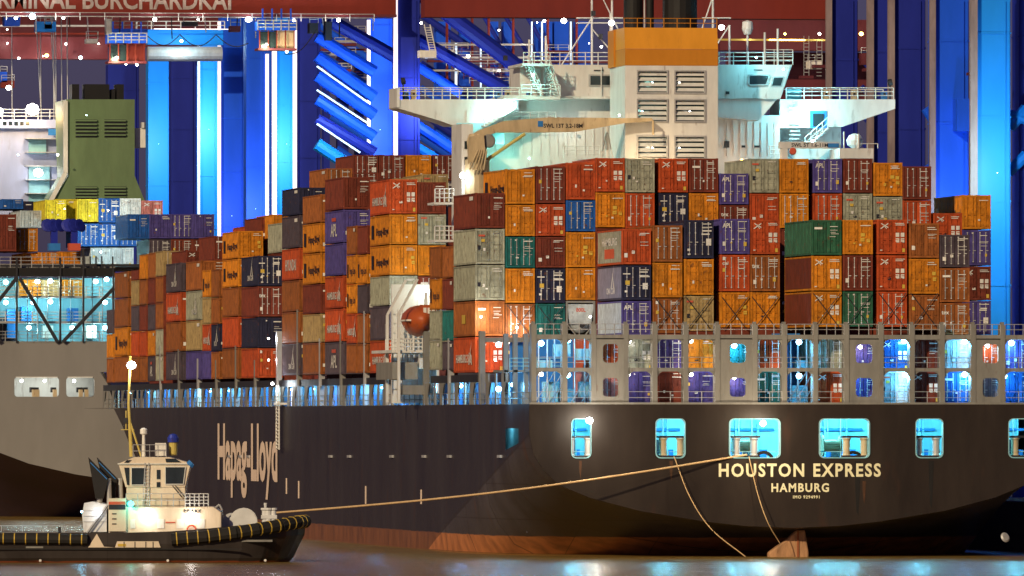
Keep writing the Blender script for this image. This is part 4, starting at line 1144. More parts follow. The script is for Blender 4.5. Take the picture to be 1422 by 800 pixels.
# lifeboat hanging in its davit between the stacks
lbt = empty('lifeboat', pt(580, 445, 62), 'orange enclosed lifeboat hanging in white davits between the side stacks', 'lifeboat')
mb = MB(); secs = [(-3.9, .25, .3), (-3.3, .9, .8), (-2, 1.2, 1.15), (0, 1.3, 1.3), (2, 1.2, 1.15), (3.3, .9, .8), (3.9, .25, .3)]
i0 = 0; n = 12
for yy, w_, h_ in secs:
    for k in range(n):
        t_ = 2 * math.pi * k / n; mb.v.append((w_ * math.cos(t_) * (1 if math.sin(t_) > 0 else .85), yy, h_ * math.sin(t_) * (1.0 if math.sin(t_) > 0 else 1.1)))
for a in range(len(secs) - 1):
    for k in range(n):
        j = (k + 1) % n; mb.f.append((a * n + k, a * n + j, (a + 1) * n + j, (a + 1) * n + k)); mb.m.append(0)
mb.f.append(tuple(range(n))); mb.m.append(0); mb.f.append(tuple((len(secs) - 1) * n + k for k in range(n))); mb.m.append(0)
hl = mb.build('hull', paint('lifeboat_orange', (.42, .085, .022), .4, 0, .1, 1, 0, 0), lbt, smooth=True)
B('cabin', hl.data.materials[0], lbt, -.1, 1.1, -3.4, -1.6, .3, 1.3)
for k in range(3): B('window', M_wht, lbt, .0 + k * .36, .26 + k * .36, -3.46, -3.4, .55, 1.05)
B('fender', M_wht, lbt, -1.3, 1.3, -2.9, 2.9, -.08, .06)
dv = empty('davit', (0, 0, 0)); dv.parent = ship
for yy in (59.5, 66.5):
    MB().beam((x_at(548, 62), yy, 12.5), (x_at(548, 62), yy, 20), .22, .3).beam((x_at(548, 62), yy, 20), (x_at(574, 62), yy, 23), .2, .3).beam((x_at(602, 62), yy, 12.5), (x_at(602, 62), yy, 22), .2, .3).build('davit_arm', M_white, dv)
    rail(dv, [(x_at(546, 62), yy, z_at(487, 3, 62)), (x_at(604, 62), yy, z_at(487, 3, 62))], 1.0, 3, .7, M_white, .05)
bx('embarkation_deck', M_grey, dv, 545, 580, 503, 527, 60, 70)
bx('boat_deck', M_white, dv, 544, 606, 486, 490, 59.6, 72)
bx('deck_wall', M_white, dv, 544, 608, 395, 560, 73, 73.4)
for k in range(9): bx('frame_bar', M_white, dv, 545 + k * 7, 546.4 + k * 7, 430, 556, 71, 71.3)
for k in range(9): bx('frame_rail', M_white, dv, 545, 606, 436 + k * 13, 437.4 + k * 13, 71.3, 71.5)
bx('liferaft', M_white, dv, 582, 590, 497, 512, 60, 63); bx('fuel_tank', M_grey, dv, 560, 600, 535, 548, 59, 62)
lamp(dv, pt(556, 520, 66), (.3, .85, 1), 260, E_cyan, .16); lamp(dv, pt(590, 528, 61), (.3, .85, 1), 150, E_cyan, .14)

# ------------------------------------------------------------------ mooring and towing ropes
def rope(label, pts, r, sag=0, cat='rope'):
    cu = []
    P_ = [pts[0] * 2 - pts[1]] + pts + [pts[-1] * 2 - pts[-2]]
    for i in range(1, len(P_) - 2):
        p0, p1, p2, p3 = P_[i - 1:i + 3]
        for k in range(20):
            t = k / 20
            cu.append(.5 * (2 * p1 + (p2 - p0) * t + (2 * p0 - 5 * p1 + 4 * p2 - p3) * t * t + (3 * p1 - p0 - 3 * p2 + p3) * t ** 3) + Vector((0, 0, -sag * math.sin(math.pi * t))))
    cu.append(pts[-1]); mb = MB(); n = 7
    for p, q_ in zip(cu, cu[1:]): pass
    for idx, p in enumerate(cu):
        d = (cu[min(idx + 1, len(cu) - 1)] - cu[max(idx - 1, 0)]).normalized(); u = d.orthogonal().normalized(); w_ = d.cross(u)
        for k in range(n): t_ = 2 * math.pi * k / n; mb.v.append(tuple(p + r * (math.cos(t_) * u + math.sin(t_) * w_)))
    for a in range(len(cu) - 1):
        for k in range(n): j = (k + 1) % n; mb.f.append((a * n + k, a * n + j, (a + 1) * n + j, (a + 1) * n + k)); mb.m.append(0)
    o = mb.build('rope', M_rope, smooth=True); return tag(o, label, cat)
tow_end = pt(372, 712, -12)
rope('long pale towing rope stretched from the tug to the stern opening', [pt(366, 713.5, -8), Vector((x_at(1037, .2), .2, z_at(631.5, 20, .2)))], .085, .55)
rope('thin mooring rope drooping from the second stern opening to the water', [pt(936, 634, -.3), pt(958, 690, -.8), pt(988, 735, -1.2), pt(1035, 773, -1.5)], .038)
rope('thin mooring rope drooping to the water beside the rudder', [pt(1040, 634, -.3), pt(1052, 685, -.8), pt(1066, 725, -1.2), pt(1084, 756, 0)], .038)

# ------------------------------------------------------------------ tug
TD = -18.0
tug_o = pt(0, 777, TD); TK = FP / depth(tug_o.x, TD)
tug = empty('tugboat', (tug_o.x, tug_o.y, 0), 'black hulled tugboat with cream wheelhouse and yellow mast towing the ship', 'tugboat', rz=-TH)
def tx(px): return px / TK
def tz(py): return (778 - py) / TK
secs = []    # x, half-breadth, deck z, keel half-breadth
for px, hb, dk in ((-80, 4.2, tz(735)), (-40, 4.8, tz(735.5)), (30, 5, tz(736.5)), (110, 5, tz(737)), (180, 5, tz(736.5)), (235, 5, tz(735)), (290, 4.9, tz(731)), (340, 4.5, tz(726)), (375, 3.7, tz(721.5)), (400, 2.6, tz(718)), (416, 1.4, tz(716)), (425, .15, tz(715))):
    secs.append((tx(px), hb, dk))
bm = bmesh.new(); ring = []
for x, hb, dk in secs:
    xe = x; fl = 0 if x < tx(300) else (x - tx(300)) / tx(125)
    def P(y, z): return bm.verts.new((xe - fl * 1.3 * max(0, 1 - z / dk) ** 2.6, y, z))
    row = [P(0, -1.2), P(-hb * .8, -1.0), P(-hb * .93, .0), P(-hb * .97, .35), P(-hb, dk * .6), P(-hb, dk), P(-hb + .25, dk), P(-hb + .25, dk - .55), P(hb - .25, dk - .55), P(hb - .25, dk), P(hb, dk), P(hb, dk * .6), P(hb * .97, .35), P(hb * .93, 0), P(hb * .8, -1.0)]
    if hb < .3: row = [P(0, -1.2), P(0 - .02, -1), P(-.03, 0), P(-.04, .35), P(-.1, dk * .6), P(-.15, dk), P(-.1, dk), P(-.1, dk - .3), P(.1, dk - .3), P(.1, dk), P(.15, dk), P(.1, dk * .6), P(.04, .35), P(.03, 0), P(.02, -1)]
    ring.append(row)
for a, b_ in zip(ring, ring[1:]):
    for k in range(15): bm.faces.new((a[k], b_[k], b_[(k + 1) % 15], a[(k + 1) % 15]))
bm.faces.new(ring[0]); bm.faces.new(ring[-1]); bmesh.ops.recalc_face_normals(bm, faces=bm.faces)
bm_build(bm, 'hull', hull_mat('tug_hull_paint', (0.040, 0.032, 0.028), (0.30, 0.07, 0.02), .12), tug)
# freeing port in the bulwark, lit from the deck side
for a, b_, t, d, mt in ((163, 226, 749, 757, M_tugw), (132, 160, 734, 757, M_dark)):
    pass
gp = MB(); gp.prism([(tx(163), tz(757)), (tx(226), tz(757)), (tx(223), tz(748.5)), (tx(166), tz(748.5))], -5.06, -4.99)
gpo = gp.build('lit_freeing_port', M_tugw, tug)
for px in (175, 190, 205, 215): B('port_bar', M_dark, gpo, tx(px), tx(px) + .06, -5.1, -5.06, tz(757), tz(749))
B('pilot_marks', M_yel, gpo, tx(167), tx(178), -5.1, -5.065, tz(755.5), tz(752))
B('rubbing_band', M_black, tug, tx(0), tx(340), -5.12, -4.9, tz(760), tz(758.6))
mb = MB(); mb.prism([(tx(126), tz(757)), (tx(163), tz(757)), (tx(148), tz(756)), (tx(138), tz(738))], -5.08, -5.0); mb.build('bulwark_panel', M_tugw, tug)
B('name_board', M_grey, tug, tx(40), tx(64), -5.06, -4.98, tz(758), tz(755.5))
for px in (60, 236, 370):
    mb = MB().tube((tx(px), -5.0 if px < 300 else -3.9, tz(775)), (tx(px), -5.25 if px < 300 else -4.2, tz(775)), .10, 12); mb.build('draught_mark', M_wht, tug)
# big cylindrical fender with yellow straps along the bow and stern
def fend(pts, r, strap):
    fo = MB()
    for p, q_ in zip(pts, pts[1:]): fo.tube(p, q_, r, 10)
    f_ = fo.build('fender', M_rubber, tug)
    L_ = sum((Vector(q_) - Vector(p)).length for p, q_ in zip(pts, pts[1:])); n = int(L_ / strap)
    for k in range(n):
        s_ = (k + .5) * L_ / n; acc = 0
        for p, q_ in zip(pts, pts[1:]):
            l_ = (Vector(q_) - Vector(p)).length
            if acc + l_ >= s_:
                c_ = Vector(p).lerp(Vector(q_), (s_ - acc) / l_); d_ = (Vector(q_) - Vector(p)).normalized()
                MB().tube(c_ - d_ * .04, c_ + d_ * .04, r * 1.06, 10).build('strap', M_yel, f_); break
            acc += l_
fend([(tx(241), -5.15, tz(746)), (tx(290), -5.05, tz(742)), (tx(330), -4.75, tz(737)), (tx(360), -4.2, tz(732)), (tx(390), -3.2, tz(727)), (tx(412), -1.7, tz(723)), (tx(424), 0, tz(722)), (tx(412), 1.7, tz(723)), (tx(390), 3.2, tz(727))], .50, .78)
fend([(tx(-60), -4.7, tz(744)), (tx(0), -5.1, tz(744.5)), (tx(60), -5.15, tz(745)), (tx(125), -5.15, tz(746))], .42, .85)
# deckhouse
B('deck', M_grey, tug, tx(-60), tx(380), -4.5, 4.5, 1.6, 1.75)
hs_ = MB().prism([(tx(153), 1.7), (tx(309), 1.7), (tx(309), tz(709)), (tx(298), tz(701)), (tx(153), tz(701))], -3.2, 3.2).build('deckhouse', M_tugw, tug); bevel(hs_, .08)
B('funnel_block', M_tugw, tug, tx(153), tx(177), -3.5, 3.5, tz(735), tz(689.5))
B('stripe', M_rprint, tug, tx(153.5), tx(176.8), -3.53, -3.49, tz(698), tz(694)); B('stripe', M_blk, tug, tx(153.5), tx(176.8), -3.53, -3.49, tz(705), tz(698.3))
for k in range(3): B('louver', M_dark, tug, tx(158), tx(164), -3.54, -3.5, tz(711.5 + k * 7), tz(710 + k * 7))
for px in (183, 220, 247, 276):
    dr = B('deckhouse_door', M_wht, tug, tx(px), tx(px + (7 if px == 183 else 10)), -3.26, -3.2, tz(731), tz(718)); 
lettering('lettering', 'BRAKE', tx(281) - tx(257), tz(705) - tz(709.3), (tx(257), -3.24, tz(709.3)), M_blk, tug)
B('red_stripe', M_rprint, tug, tx(232), tx(245), -3.26, -3.2, tz(723.5), tz(722))
mb = MB(); nb = 14
for k in range(nb):
    a0, a1 = 2 * math.pi * k / nb, 2 * math.pi * (k + 1) / nb
    mb.tube((tx(268) + .33 * math.cos(a0), -3.5, tz(732.5) + .33 * math.sin(a0)), (tx(268) + .33 * math.cos(a1), -3.5, tz(732.5) + .33 * math.sin(a1)), .08, 6)
mb.build('lifebuoy', M_rprint, tug)
rail(tug, [(tx(177), -3.1, tz(701)), (tx(259), -3.1, tz(701))], 1.0, 2, 1.0, M_steel, .035)
rail(tug, [(tx(259), -3.1, tz(701)), (tx(291), -3.1, tz(701))], 1.0, 4, .35, M_white, .045)
up = MB().prism([(tx(177), tz(701)), (tx(259), tz(701)), (tx(259), tz(672)), (tx(177), tz(672))], -2.3, 2.3).build('upper_deckhouse', M_tugw, tug); bevel(up, .06)
wh = MB().prism([(tx(176), tz(674)), (tx(258), tz(674)), (tx(266), tz(641)), (tx(236), tz(632.5)), (tx(188), tz(632.5)), (tx(166), tz(641.5))], -2.4, 2.4).build('wheelhouse', M_tugw, tug)
for poly in ([(174, 647), (181, 647), (181, 671), (178, 671)], [(184, 647), (203, 647), (203, 671), (184, 671)], [(231, 646), (259, 646), (256, 670), (231, 670)], [(219, 650), (224, 650), (224, 663), (219, 663)], [(219, 667), (224, 667), (224, 674), (219, 674)], [(231, 634.5), (245, 634.5), (253, 639.5), (232, 639.5)], [(178, 636.5), (184, 636.5), (180, 640), (174, 640)]):
    g_ = MB().prism([(tx(a), tz(b_)) for a, b_ in poly], -2.47, -2.405).build('window', M_glass, wh)
    if poly[1][0] - poly[0][0] > 12 and poly[2][1] > 660:
        e = MB()
        for (a, b_), (c, d) in zip(poly, poly[1:] + poly[:1]): e.beam((tx(a), -2.5, tz(b_)), (tx(c), -2.5, tz(d)), .06, .09)
        e.build('frame', M_wht, g_)
B('roof_edge', M_wht, wh, tx(165), tx(266), -2.55, 2.55, tz(642.6), tz(641))
mb = MB().tube((tx(264), -2.6, tz(644)), (tx(268), -2.6, tz(640)), .3, 10); mb.build('searchlight', M_blwall, tug)
B('rail_post', M_dark, tug, tx(258.5), tx(259.3), -2.5, -2.4, tz(701), tz(672))
lad = MB(); lad.beam((tx(200), -2.6, tz(700)), (tx(203), -2.6, tz(640)), .06, .06); lad.beam((tx(206), -2.6, tz(700)), (tx(208), -2.6, tz(640)), .06, .06)
for k in range(12): lad.box(tx(200.5 + .2 * k), tx(206.5 + .2 * k), -2.63, -2.58, tz(698 - 5 * k), tz(697.2 - 5 * k))
lad.build('ladder', M_steel, tug)
MB().beam((tx(245), -2.6, tz(672)), (tx(258), -2.6, tz(688)), .07, .07).beam((tx(241), -2.6, tz(672)), (tx(254), -2.6, tz(688)), .07, .07).build('stair_rail', M_dark, tug)
# roof gear
rail(tug, [(tx(186), -1.8, tz(632.5)), (tx(232), -1.8, tz(632.5))], .95, 2, .7, M_steel, .035)
B('locker', M_wht, tug, tx(216), tx(231), -1.0, .4, tz(631), tz(613))
mb = MB(); mb.lathe(tx(199.5), 0, [(.14, tz(632)), (.12, tz(602)), (.28, tz(600)), (.28, tz(594)), (.1, tz(592))], 12); mb.build('radar_mast', M_wht, tug)
mb = MB(); mb.lathe(tx(240.5), 0, [(.3, tz(630)), (.33, tz(625)), (.33, tz(612))], 14, 0); mb.lathe(tx(240.5), 0, [(.42, tz(612)), (.45, tz(606)), (.3, tz(601.5)), (.08, tz(600))], 14, 1); mb.build('fire_monitor', [M_ygold, paint('dome_blue', (.03, .05, .35), .3)], tug)
mb = MB(); mb.tube((tx(182.5), 0, tz(632)), (tx(178.5), 0, tz(560)), .16, 10, 0, .10); mb.tube((tx(178.5), 0, tz(560)), (tx(181), 0, tz(492)), .10, 8)
mb.tube((tx(181), 0, tz(585)), (tx(196), 0, tz(632)), .08, 6); mb.box(tx(168), tx(186), -.05, .05, tz(595), tz(594)); mb.tube((tx(175), 0, tz(594)), (tx(175), 0, tz(568)), .05)
mo = mb.build('mast', M_ygold, tug); B('mast_lantern', M_dark, mo, tx(172), tx(177), -.2, .2, tz(585), tz(578))
lamp(mo, (tx(182.5), 0, tz(505)), (1, .95, .92), 300, E_white, .5)
# twin raked exhausts
for i, (a, b_) in enumerate(((138, 124), (153, 135))):
    yy = -1.6 + i * 1.2
    MB().prism([(tx(a - 4), tz(690)), (tx(a + 7), tz(690)), (tx(b_ + 28), tz(662)), (tx(b_), tz(633))], yy - .4, yy + .4).build('exhaust', M_black, tug)
    MB().tube((tx(a + 1), yy, tz(702)), (tx(a + 3), yy, tz(664)), .22, 8).tube((tx(a + 15), yy, tz(702)), (tx(a + 14), yy, tz(662)), .2, 8).build('exhaust_pipe', M_steel, tug)
    MB().beam((tx(b_ + 3), yy - .45, tz(640)), (tx(b_ + 26), yy - .45, tz(663)), .06, .05).build('edge_strip', M_blwall, tug)
mb = MB(); mb.prism([(tx(118), tz(736)), (tx(150), tz(736)), (tx(150), tz(698)), (tx(130), tz(694)), (tx(119), tz(696)), (tx(116), tz(712))], -2.8, 2.8); mb.build('casing', M_white, tug)
MB().beam((tx(122), -3, tz(738)), (tx(152), -3, tz(697)), .12, .35).beam((tx(126), -3.3, tz(738)), (tx(156), -3.3, tz(697)), .05, .05).build('stair', M_steel, tug)
for k in range(3): B('seam', M_steel, tug, tx(118), tx(150), -2.86, -2.8, tz(722 - k * 7.5), tz(721.3 - k * 7.5))
# winch, bitts and stern gear
w_ = MB(); w_.lathe(0, 0, [(1.05, -1.6), (1.05, -1.4), (.6, -1.4), (.6, 1.4), (1.05, 1.4), (1.05, 1.6)], 20)
wo = w_.build('winch', M_white, tug, loc=(tx(338), 0, tz(722))); wo.rotation_euler = (R(90), 0, 0)
w2 = MB(); w2.lathe(0, 0, [(.78, -1.2), (.78, 1.2)], 18); w2o = w2.build('winch_drum', M_steel, tug, loc=(tx(322), .3, tz(724))); w2o.rotation_euler = (R(90), 0, 0)
for px, r_ in ((368, .22), (373, .3), (380, .22)):
    MB().lathe(tx(px), -.8, [(r_, 1.7), (r_, tz(707)), (r_ * 1.4, tz(705.5)), (r_ * 1.4, tz(703))], 12).build('bitt', M_white, tug)
MB().lathe(tx(369), -.8, [(.1, tz(703)), (.14, tz(696))], 8).build('bitt_post', M_white, tug); B('bitt_crossbar', M_white, tug, tx(363), tx(385), -1.1, -.5, tz(718), tz(713))
B('bollard', M_dark, tug, tx(84), tx(88), -4.4, -4.0, tz(738), tz(729)); MB().tube((tx(300), -2.6, tz(703)), (tx(306), -2.6, tz(698)), .08).tube((tx(306), -2.6, tz(698)), (tx(310), -2.6, tz(706)), .08).build('vent_hook', M_steel, tug)
rail(tug, [(tx(-60), 4.2, 1.75), (tx(115), 4.2, 1.75)], 1, 2, 1.6, M_steel, .03)
MB().box(tx(-50), tx(20), -3, 2, 1.76, 2.1).box(tx(40), tx(85), -1, 2, 1.76, 2.2).build('stern_hatch', M_cyan, tug)
lamp(tug, (tx(208), -3.6, tz(713)), (1, .92, .82), 26, E_white, .42); lamp(tug, (tx(267), -3.6, tz(713)), (1, .92, .82), 26, E_white, .42)
lamp(tug, (tx(184), -3.8, tz(697)), (.05, 1, .85), 30, E_teal, .34)
lamp(tug, (tx(138), -3.3, tz(708)), (.7, .85, 1), 30, E_white, .12); lamp(tug, (tx(115), -2.2, 3.9), (.2, .7, 1), 160, E_blue, .12)

# ------------------------------------------------------------------ neighbouring ship astern of the cranes
Y2 = 345.0
ns = empty('neighbour_ship', (0, 0, 0), 'grey container ship moored ahead, showing its stern and green funnel at left', 'ship')
c2 = x_at(190, Y2); d2 = z_at(477, c2, Y2)
hull_mesh('hull', c2, 21.0, Y2, 300, d2, 4.2, 14.8, M_under, ns, bulwark=2)
def bx2(name, mat, parent, pa, pb, t, d, dy0=0, dy1=2): return bx(name, mat, parent, pa, pb, t, d, Y2 + dy0, Y2 + dy1)
out = transom_outline(c2, 20.95, 4.2, 14.8, d2)
hl2 = [rrect(x_at(a, Y2), x_at(b_, Y2), z_at(551, 0, Y2), z_at(524, 0, Y2), .35) for a, b_ in ((20, 82), (92, 131))]
bm_build(fill_with_holes(out, hl2, lambda p: (p[0], Y2 - .03, p[1]), (0, .3, 0)), 'transom', M_gwhite, ns)
for a, b_ in ((20, 82), (92, 131)):
    bx2('rim', M_wht, ns, a + 2, b_ - 2, 523.2, 524.4, -.12, .2)
bx2('mooring_deck', M_white, ns, 5, 150, 515, 560, 6, 6.3); bx2('mooring_floor', M_grey, ns, 5, 150, 551, 556, .3, 6); bx2('mooring_ceiling', M_white, ns, 5, 150, 516, 520, .3, 6)
for px in (45, 50, 74, 110, 118):
    bx2('roller', M_tan, ns, px, px + 5, 541, 551, .5, 1.2)
    bx2('winch_frame', M_dark, ns, px - 3, px + 4, 538, 545, 2, 3)
for px in (62, 30, 103): lamp(ns, pt(px, 529, Y2 + 3), (.9, .95, .85), 170, E_white, .25)
# lit working deck with lattice bracing
bx2('deck_plate', M_grey, ns, 0 - 40, 165, 474, 477.5, 0, 12)
bx2('back_wall', M_cyan, ns, -40, 160, 386, 474, 9, 9.4)
bx2('top_beam', M_black, ns, -40, 160, 372, 384, 0, 1.2); bx2('top_walkway', M_grey, ns, -40, 160, 370, 373, 1.2, 9)
bx2('mid_walkway', M_steel, ns, -40, 160, 411, 413.5, 2, 9); bx2('low_walkway', M_steel, ns, -40, 160, 446, 449, 2, 9)
for px, t in ((23.5, 358), (84, 358), (116, 345), (157.5, 372), (-20, 372)):
    bx2('post', M_dark, ns, px - 1.2, px + 1.2, t, 476, -.2, .5)
for px in (125, 133, 141, 156): bx2('post', M_dark, ns, px, px + 1.5, 356, 372, 0, .5)
for a, b_ in (((27, 386), (80, 475)), ((158, 400), (87, 475)), ((-5, 422), (24, 385)), ((-20, 440), (0, 475)), ((70, 330), (110, 345))):
    if a[1] > 340: MB().beam(pt(*a, Y2 - .3), pt(*b_, Y2 - .3), .38, .38).build('brace', M_dark, ns)
for px in (38, 52, 66, 98, 128, 142): bx2('thin_post', M_steel, ns, px, px + .8, 386, 474, 1.5, 1.8)
rail(ns, [pt(-30, 372, Y2), pt(118, 372, Y2)], 1.2, 3, 1.2, M_steel, .05); rail(ns, [pt(-30, 474, Y2), pt(157, 474, Y2)], 1.1, 3, 1.5, M_steel, .05)
rail(ns, [pt(-30, 447, Y2 + 2), pt(157, 447, Y2 + 2)], 1.1, 3, 1.5, M_wht, .05); rail(ns, [pt(-30, 412, Y2 + 2), pt(157, 412, Y2 + 2)], 1.1, 3, 1.5, M_wht, .05)
for i, (px, py) in enumerate(((52, 391), (70, 390), (133, 391), (148, 388), (46, 420), (70, 419), (146, 420), (8, 392), (8, 420), (40, 455), (130, 455), (100, 455), (146, 455))):
    lamp(ns, pt(px, py, Y2 + 5.5), (.45, .93, 1.0) if i > 1 else (.9, 1, .8), 300, E_cyan, .4)
for px, t, d in ((30, 426, 446), (95, 428, 446), (120, 452, 470), (60, 452, 470), (10, 430, 470)):
    bx2('machinery_box', M_blwall if px % 20 else M_wht, ns, px, px + 14, t, d, 6.5, 8.5)
# green casing and its louvers
yc2 = Y2 + 62
gc = empty('funnel_casing', (0, 0, 0)); gc.parent = ns
MB().prism([pz(92, 138, yc2), pz(187, 138, yc2), pz(187, 244, yc2), pz(203, 284, yc2), pz(70, 284, yc2), pz(95, 244, yc2)], yc2, yc2 + 12).build('casing', M_green, gc)
for px in (89,): MB().beam(pt(px + 2, 140, yc2 - .2), pt(px + 2, 240, yc2 - .2), .5, .3).beam(pt(px + 2, 240, yc2 - .2), pt(68, 284, yc2 - .2), .5, .3).build('edge_strip', M_wht, gc)
for a, b_, t, d in ((105, 135, 166, 191), (145, 175, 166, 191), (105, 135, 259, 281), (145, 175, 259, 281)):
    lf = bx('louver_frame', M_dark, gc, a, b_, t, d, yc2 - .06, yc2 - .01)
    n = 5
    for k in range(n):
        zt_ = t + (d - t) * k / n; bx('slat', M_green, lf, a, b_, zt_ + .5, zt_ + 2.6, yc2 - .3, yc2 - .07)
for a, b_, t in ((118, 152, 117), (100, 110, 117), (162, 172, 117), (155, 160, 124)): bx('exhaust_pipe', M_black, gc, a, b_, t, 138, yc2 + 3, yc2 + 6)
lamp(gc, pt(120, 160, yc2 - 4), (.7, 1, .35), 60, E_cyan, .1); lamp(gc, pt(135, 292, yc2 - 6), (.9, 1, .5), 200, E_white, .15)
lamp(gc, pt(80, 215, yc2 - 3), (1, .85, .6), 120, E_white, .2)
bx('lamp_bracket', M_wht, gc, 187, 202, 178, 205, yc2 + 1, yc2 + 4); MB().tube(pt(199, 178, yc2 + 1), pt(199, 170, yc2 + 1), .3).build('horn', M_steel, gc)
# white accommodation of the neighbour
ya2 = Y2 + 80
ac = empty('deckhouse', (0, 0, 0)); ac.parent = ns
bx('wall', M_nb_bluelit, ac, -40, 93, 178, 300, ya2, ya2 + 12)
for t, d, a, b_ in ((194, 214, 40, 64), (231, 262, 40, 69), (262, 290, 40, 69)): bx('recess', M_cyan, ac, a, b_, t, d, ya2 - .4, ya2 - .05)
for k in range(6): bx('deck_edge', M_steel, ac, 36, 90, 192 + k * 19, 193.2 + k * 19, ya2 - 1.5, ya2 - .05)
bx('bridge', M_nb_bluelit, ac, -40, 86, 166, 178, ya2 - 1, ya2 + 10); bx('sign_board', M_blwall, ac, 67, 85, 179, 188, ya2 - 1.2, ya2 - 1.05)
rail(ac, [pt(-30, 166, ya2 - 1), pt(86, 166, ya2 - 1)], 1.2, 3, 1.5, M_steel, .07)
for k in range(5): bx('window', M_glass, ac, 4 + k * 8, 9 + k * 8, 169, 174, ya2 - 1.08, ya2 - 1.01)
lamp(ac, pt(45, 152, ya2 - 3), (1, .62, .25), 900, E_white, 1.1); lamp(ac, pt(-2, 155, ya2 - 3), (1, .7, .35), 600, E_white, .8)
lamp(ac, pt(53, 240, ya2 - 3), (.6, .85, 1), 150, E_white, .8); lamp(ac, pt(12, 122, ya2 - 3), (.8, .9, 1), 500, E_white, .45); lamp(ac, pt(25, 215, ya2 - 6), (.5, .7, 1), 150, E_blue, .12)
# its containers
GN = 'containers on the neighbouring ship'
NC = [(62.5, 'yN', 277, 305, 26), (77.5, 'yN', 276, 308, 30), (107, 'yN', 276, 308, 26), (137, 'BD', 275, 309, 26), (166, 'wS', 275, 308, 26), (196.5, 'PS', 278, 309, 26),
      (108, 'BR', 310, 342, 26), (137, 'BD', 310, 342, 26), (165.5, 'BR', 309, 342, 26), (126, 'cR', 343.5, 375, 26), (156, 'cR', 343.5, 375, 26),
      (22.5, 'oR', 317, 349, 12), (52.5, 'oR', 350, 366, 12), (82, 'oR', 349, 368, 12), (-7.5, 'mR', 297, 349, 10), (27, 'oR', 388, 413, 7.5), (56, 'aR', 388, 413, 7.5), (84, 'oR', 388, 413, 7.5), (3, 'BR', 276, 290, 40), (33, 'dR', 279, 300, 40), (28, 'cR', 292, 316, 30), (-8, 'kR', 440, 474, 8),
      (207.5, 'pN', 297, 331, 3), (237.5, 'pR', 297, 331, 3), (267.5, 'pR', 297, 331, 3), (207.5, 'kR', 332, 365, 3), (237.5, 'mR', 332, 365, 3), (267.5, 'mR', 332, 365, 3), (32, 'oR', 351, 368, 12.5)]
NC_TXT = ['side-on yellow end container at the left of the top row', 'first bright yellow container, top row below green funnel', 'second bright yellow container, top row below green funnel', 'top row, right of the yellow pair', 'top row, below the green funnel right side', 'top row, short one right of the funnel',
          'second row under the yellow ones', 'second row under the blue one', 'second row under the white one', 'third row, left, above lit deck', 'third row, right, above lit deck',
          'left of the cable reels', 'under the cable reels, middle', 'under the cable reels, right', 'tall dark end at left picture edge', 'inside lit deck behind left lattice', 'inside lit deck, middle', 'inside lit deck, right of post', 'far left, top under white deckhouse', 'far left, second under white deckhouse', 'far left, pale one above orange', 'at left edge low behind the lattice',
          'dark stern block, left, upper', 'dark stern block, middle, upper', 'dark stern block, right, upper', 'dark stern block, left, lower', 'dark stern block, middle, lower', 'dark stern block, right, lower', 'under the cable reels, left']
for (p, code, t, d, dy), txt in zip(NC, NC_TXT):
    X = x_at(p, Y2 + dy); z0 = z_at(d, X, Y2 + dy); h = z_at(t, X, Y2 + dy) - z0 - .04
    t_ = container(X, Y2 + dy, z0, h, code[0], code[1], f'{word(code[0])} container, {txt}', GN)
bx2('stack_side', CM['B'], container(x_at(207.3, Y2 + 3.05) - 2.6, Y2 + 3.3, z_at(350, 0, Y2 + 3), 3.9, 'B', 'R', 'blue container closing the left end of the dark stern block', GN), 0, 0, 0, 0) if False else None
container(x_at(177.5, Y2 + 3.3), Y2 + 3.3, z_at(331, 0, Y2 + 3), z_at(297, 0, Y2 + 3) - z_at(331, 0, Y2 + 3), 'B', 'R', 'blue container on neighbouring ship, left end of dark stern block', GN)
bx2('container_platform', M_dark, ns, -40, 300, 366.5, 370, 3, 45)
for i, px in enumerate((75, 103)):     # two cable reels on red bases
    ro = empty('cable_reel', (0, 0, 0)); ro.parent = ns
    v = pt(px, 313, Y2 + 6)
    for k in range(3):
        MB().lathe(0, 0, [(.5, -.1), (.78, -.05), (.78, .05), (.5, .1)], 14).build('reel', paint('reel_blue', (.02, .03, .30), .4), ro, loc=(v.x - .7 + k * .7, v.y, v.z)).rotation_euler = (R(70), 0, R(20 * k))
    bx2('stand', M_rprint if i else M_blwall, ro, px - 7, px + 9, 338, 348, 5.5, 7); bx2('column', M_blue_dim, ro, px - 4, px + 5, 320, 338, 5.8, 6.6)
lamp(ns, pt(150, 292, Y2 + 20), (.9, .95, 1), 700, E_white, .12); lamp(ns, pt(140, 350, Y2 + 20), (.4, .9, 1), 1100, E_cyan, .15); lamp(ns, pt(90, 290, Y2 + 20), (1, 1, .6), 300, E_white, .1)
lamp(ns, pt(170, 326, Y2 + 20), (.5, .8, 1), 500, E_blue, .1)

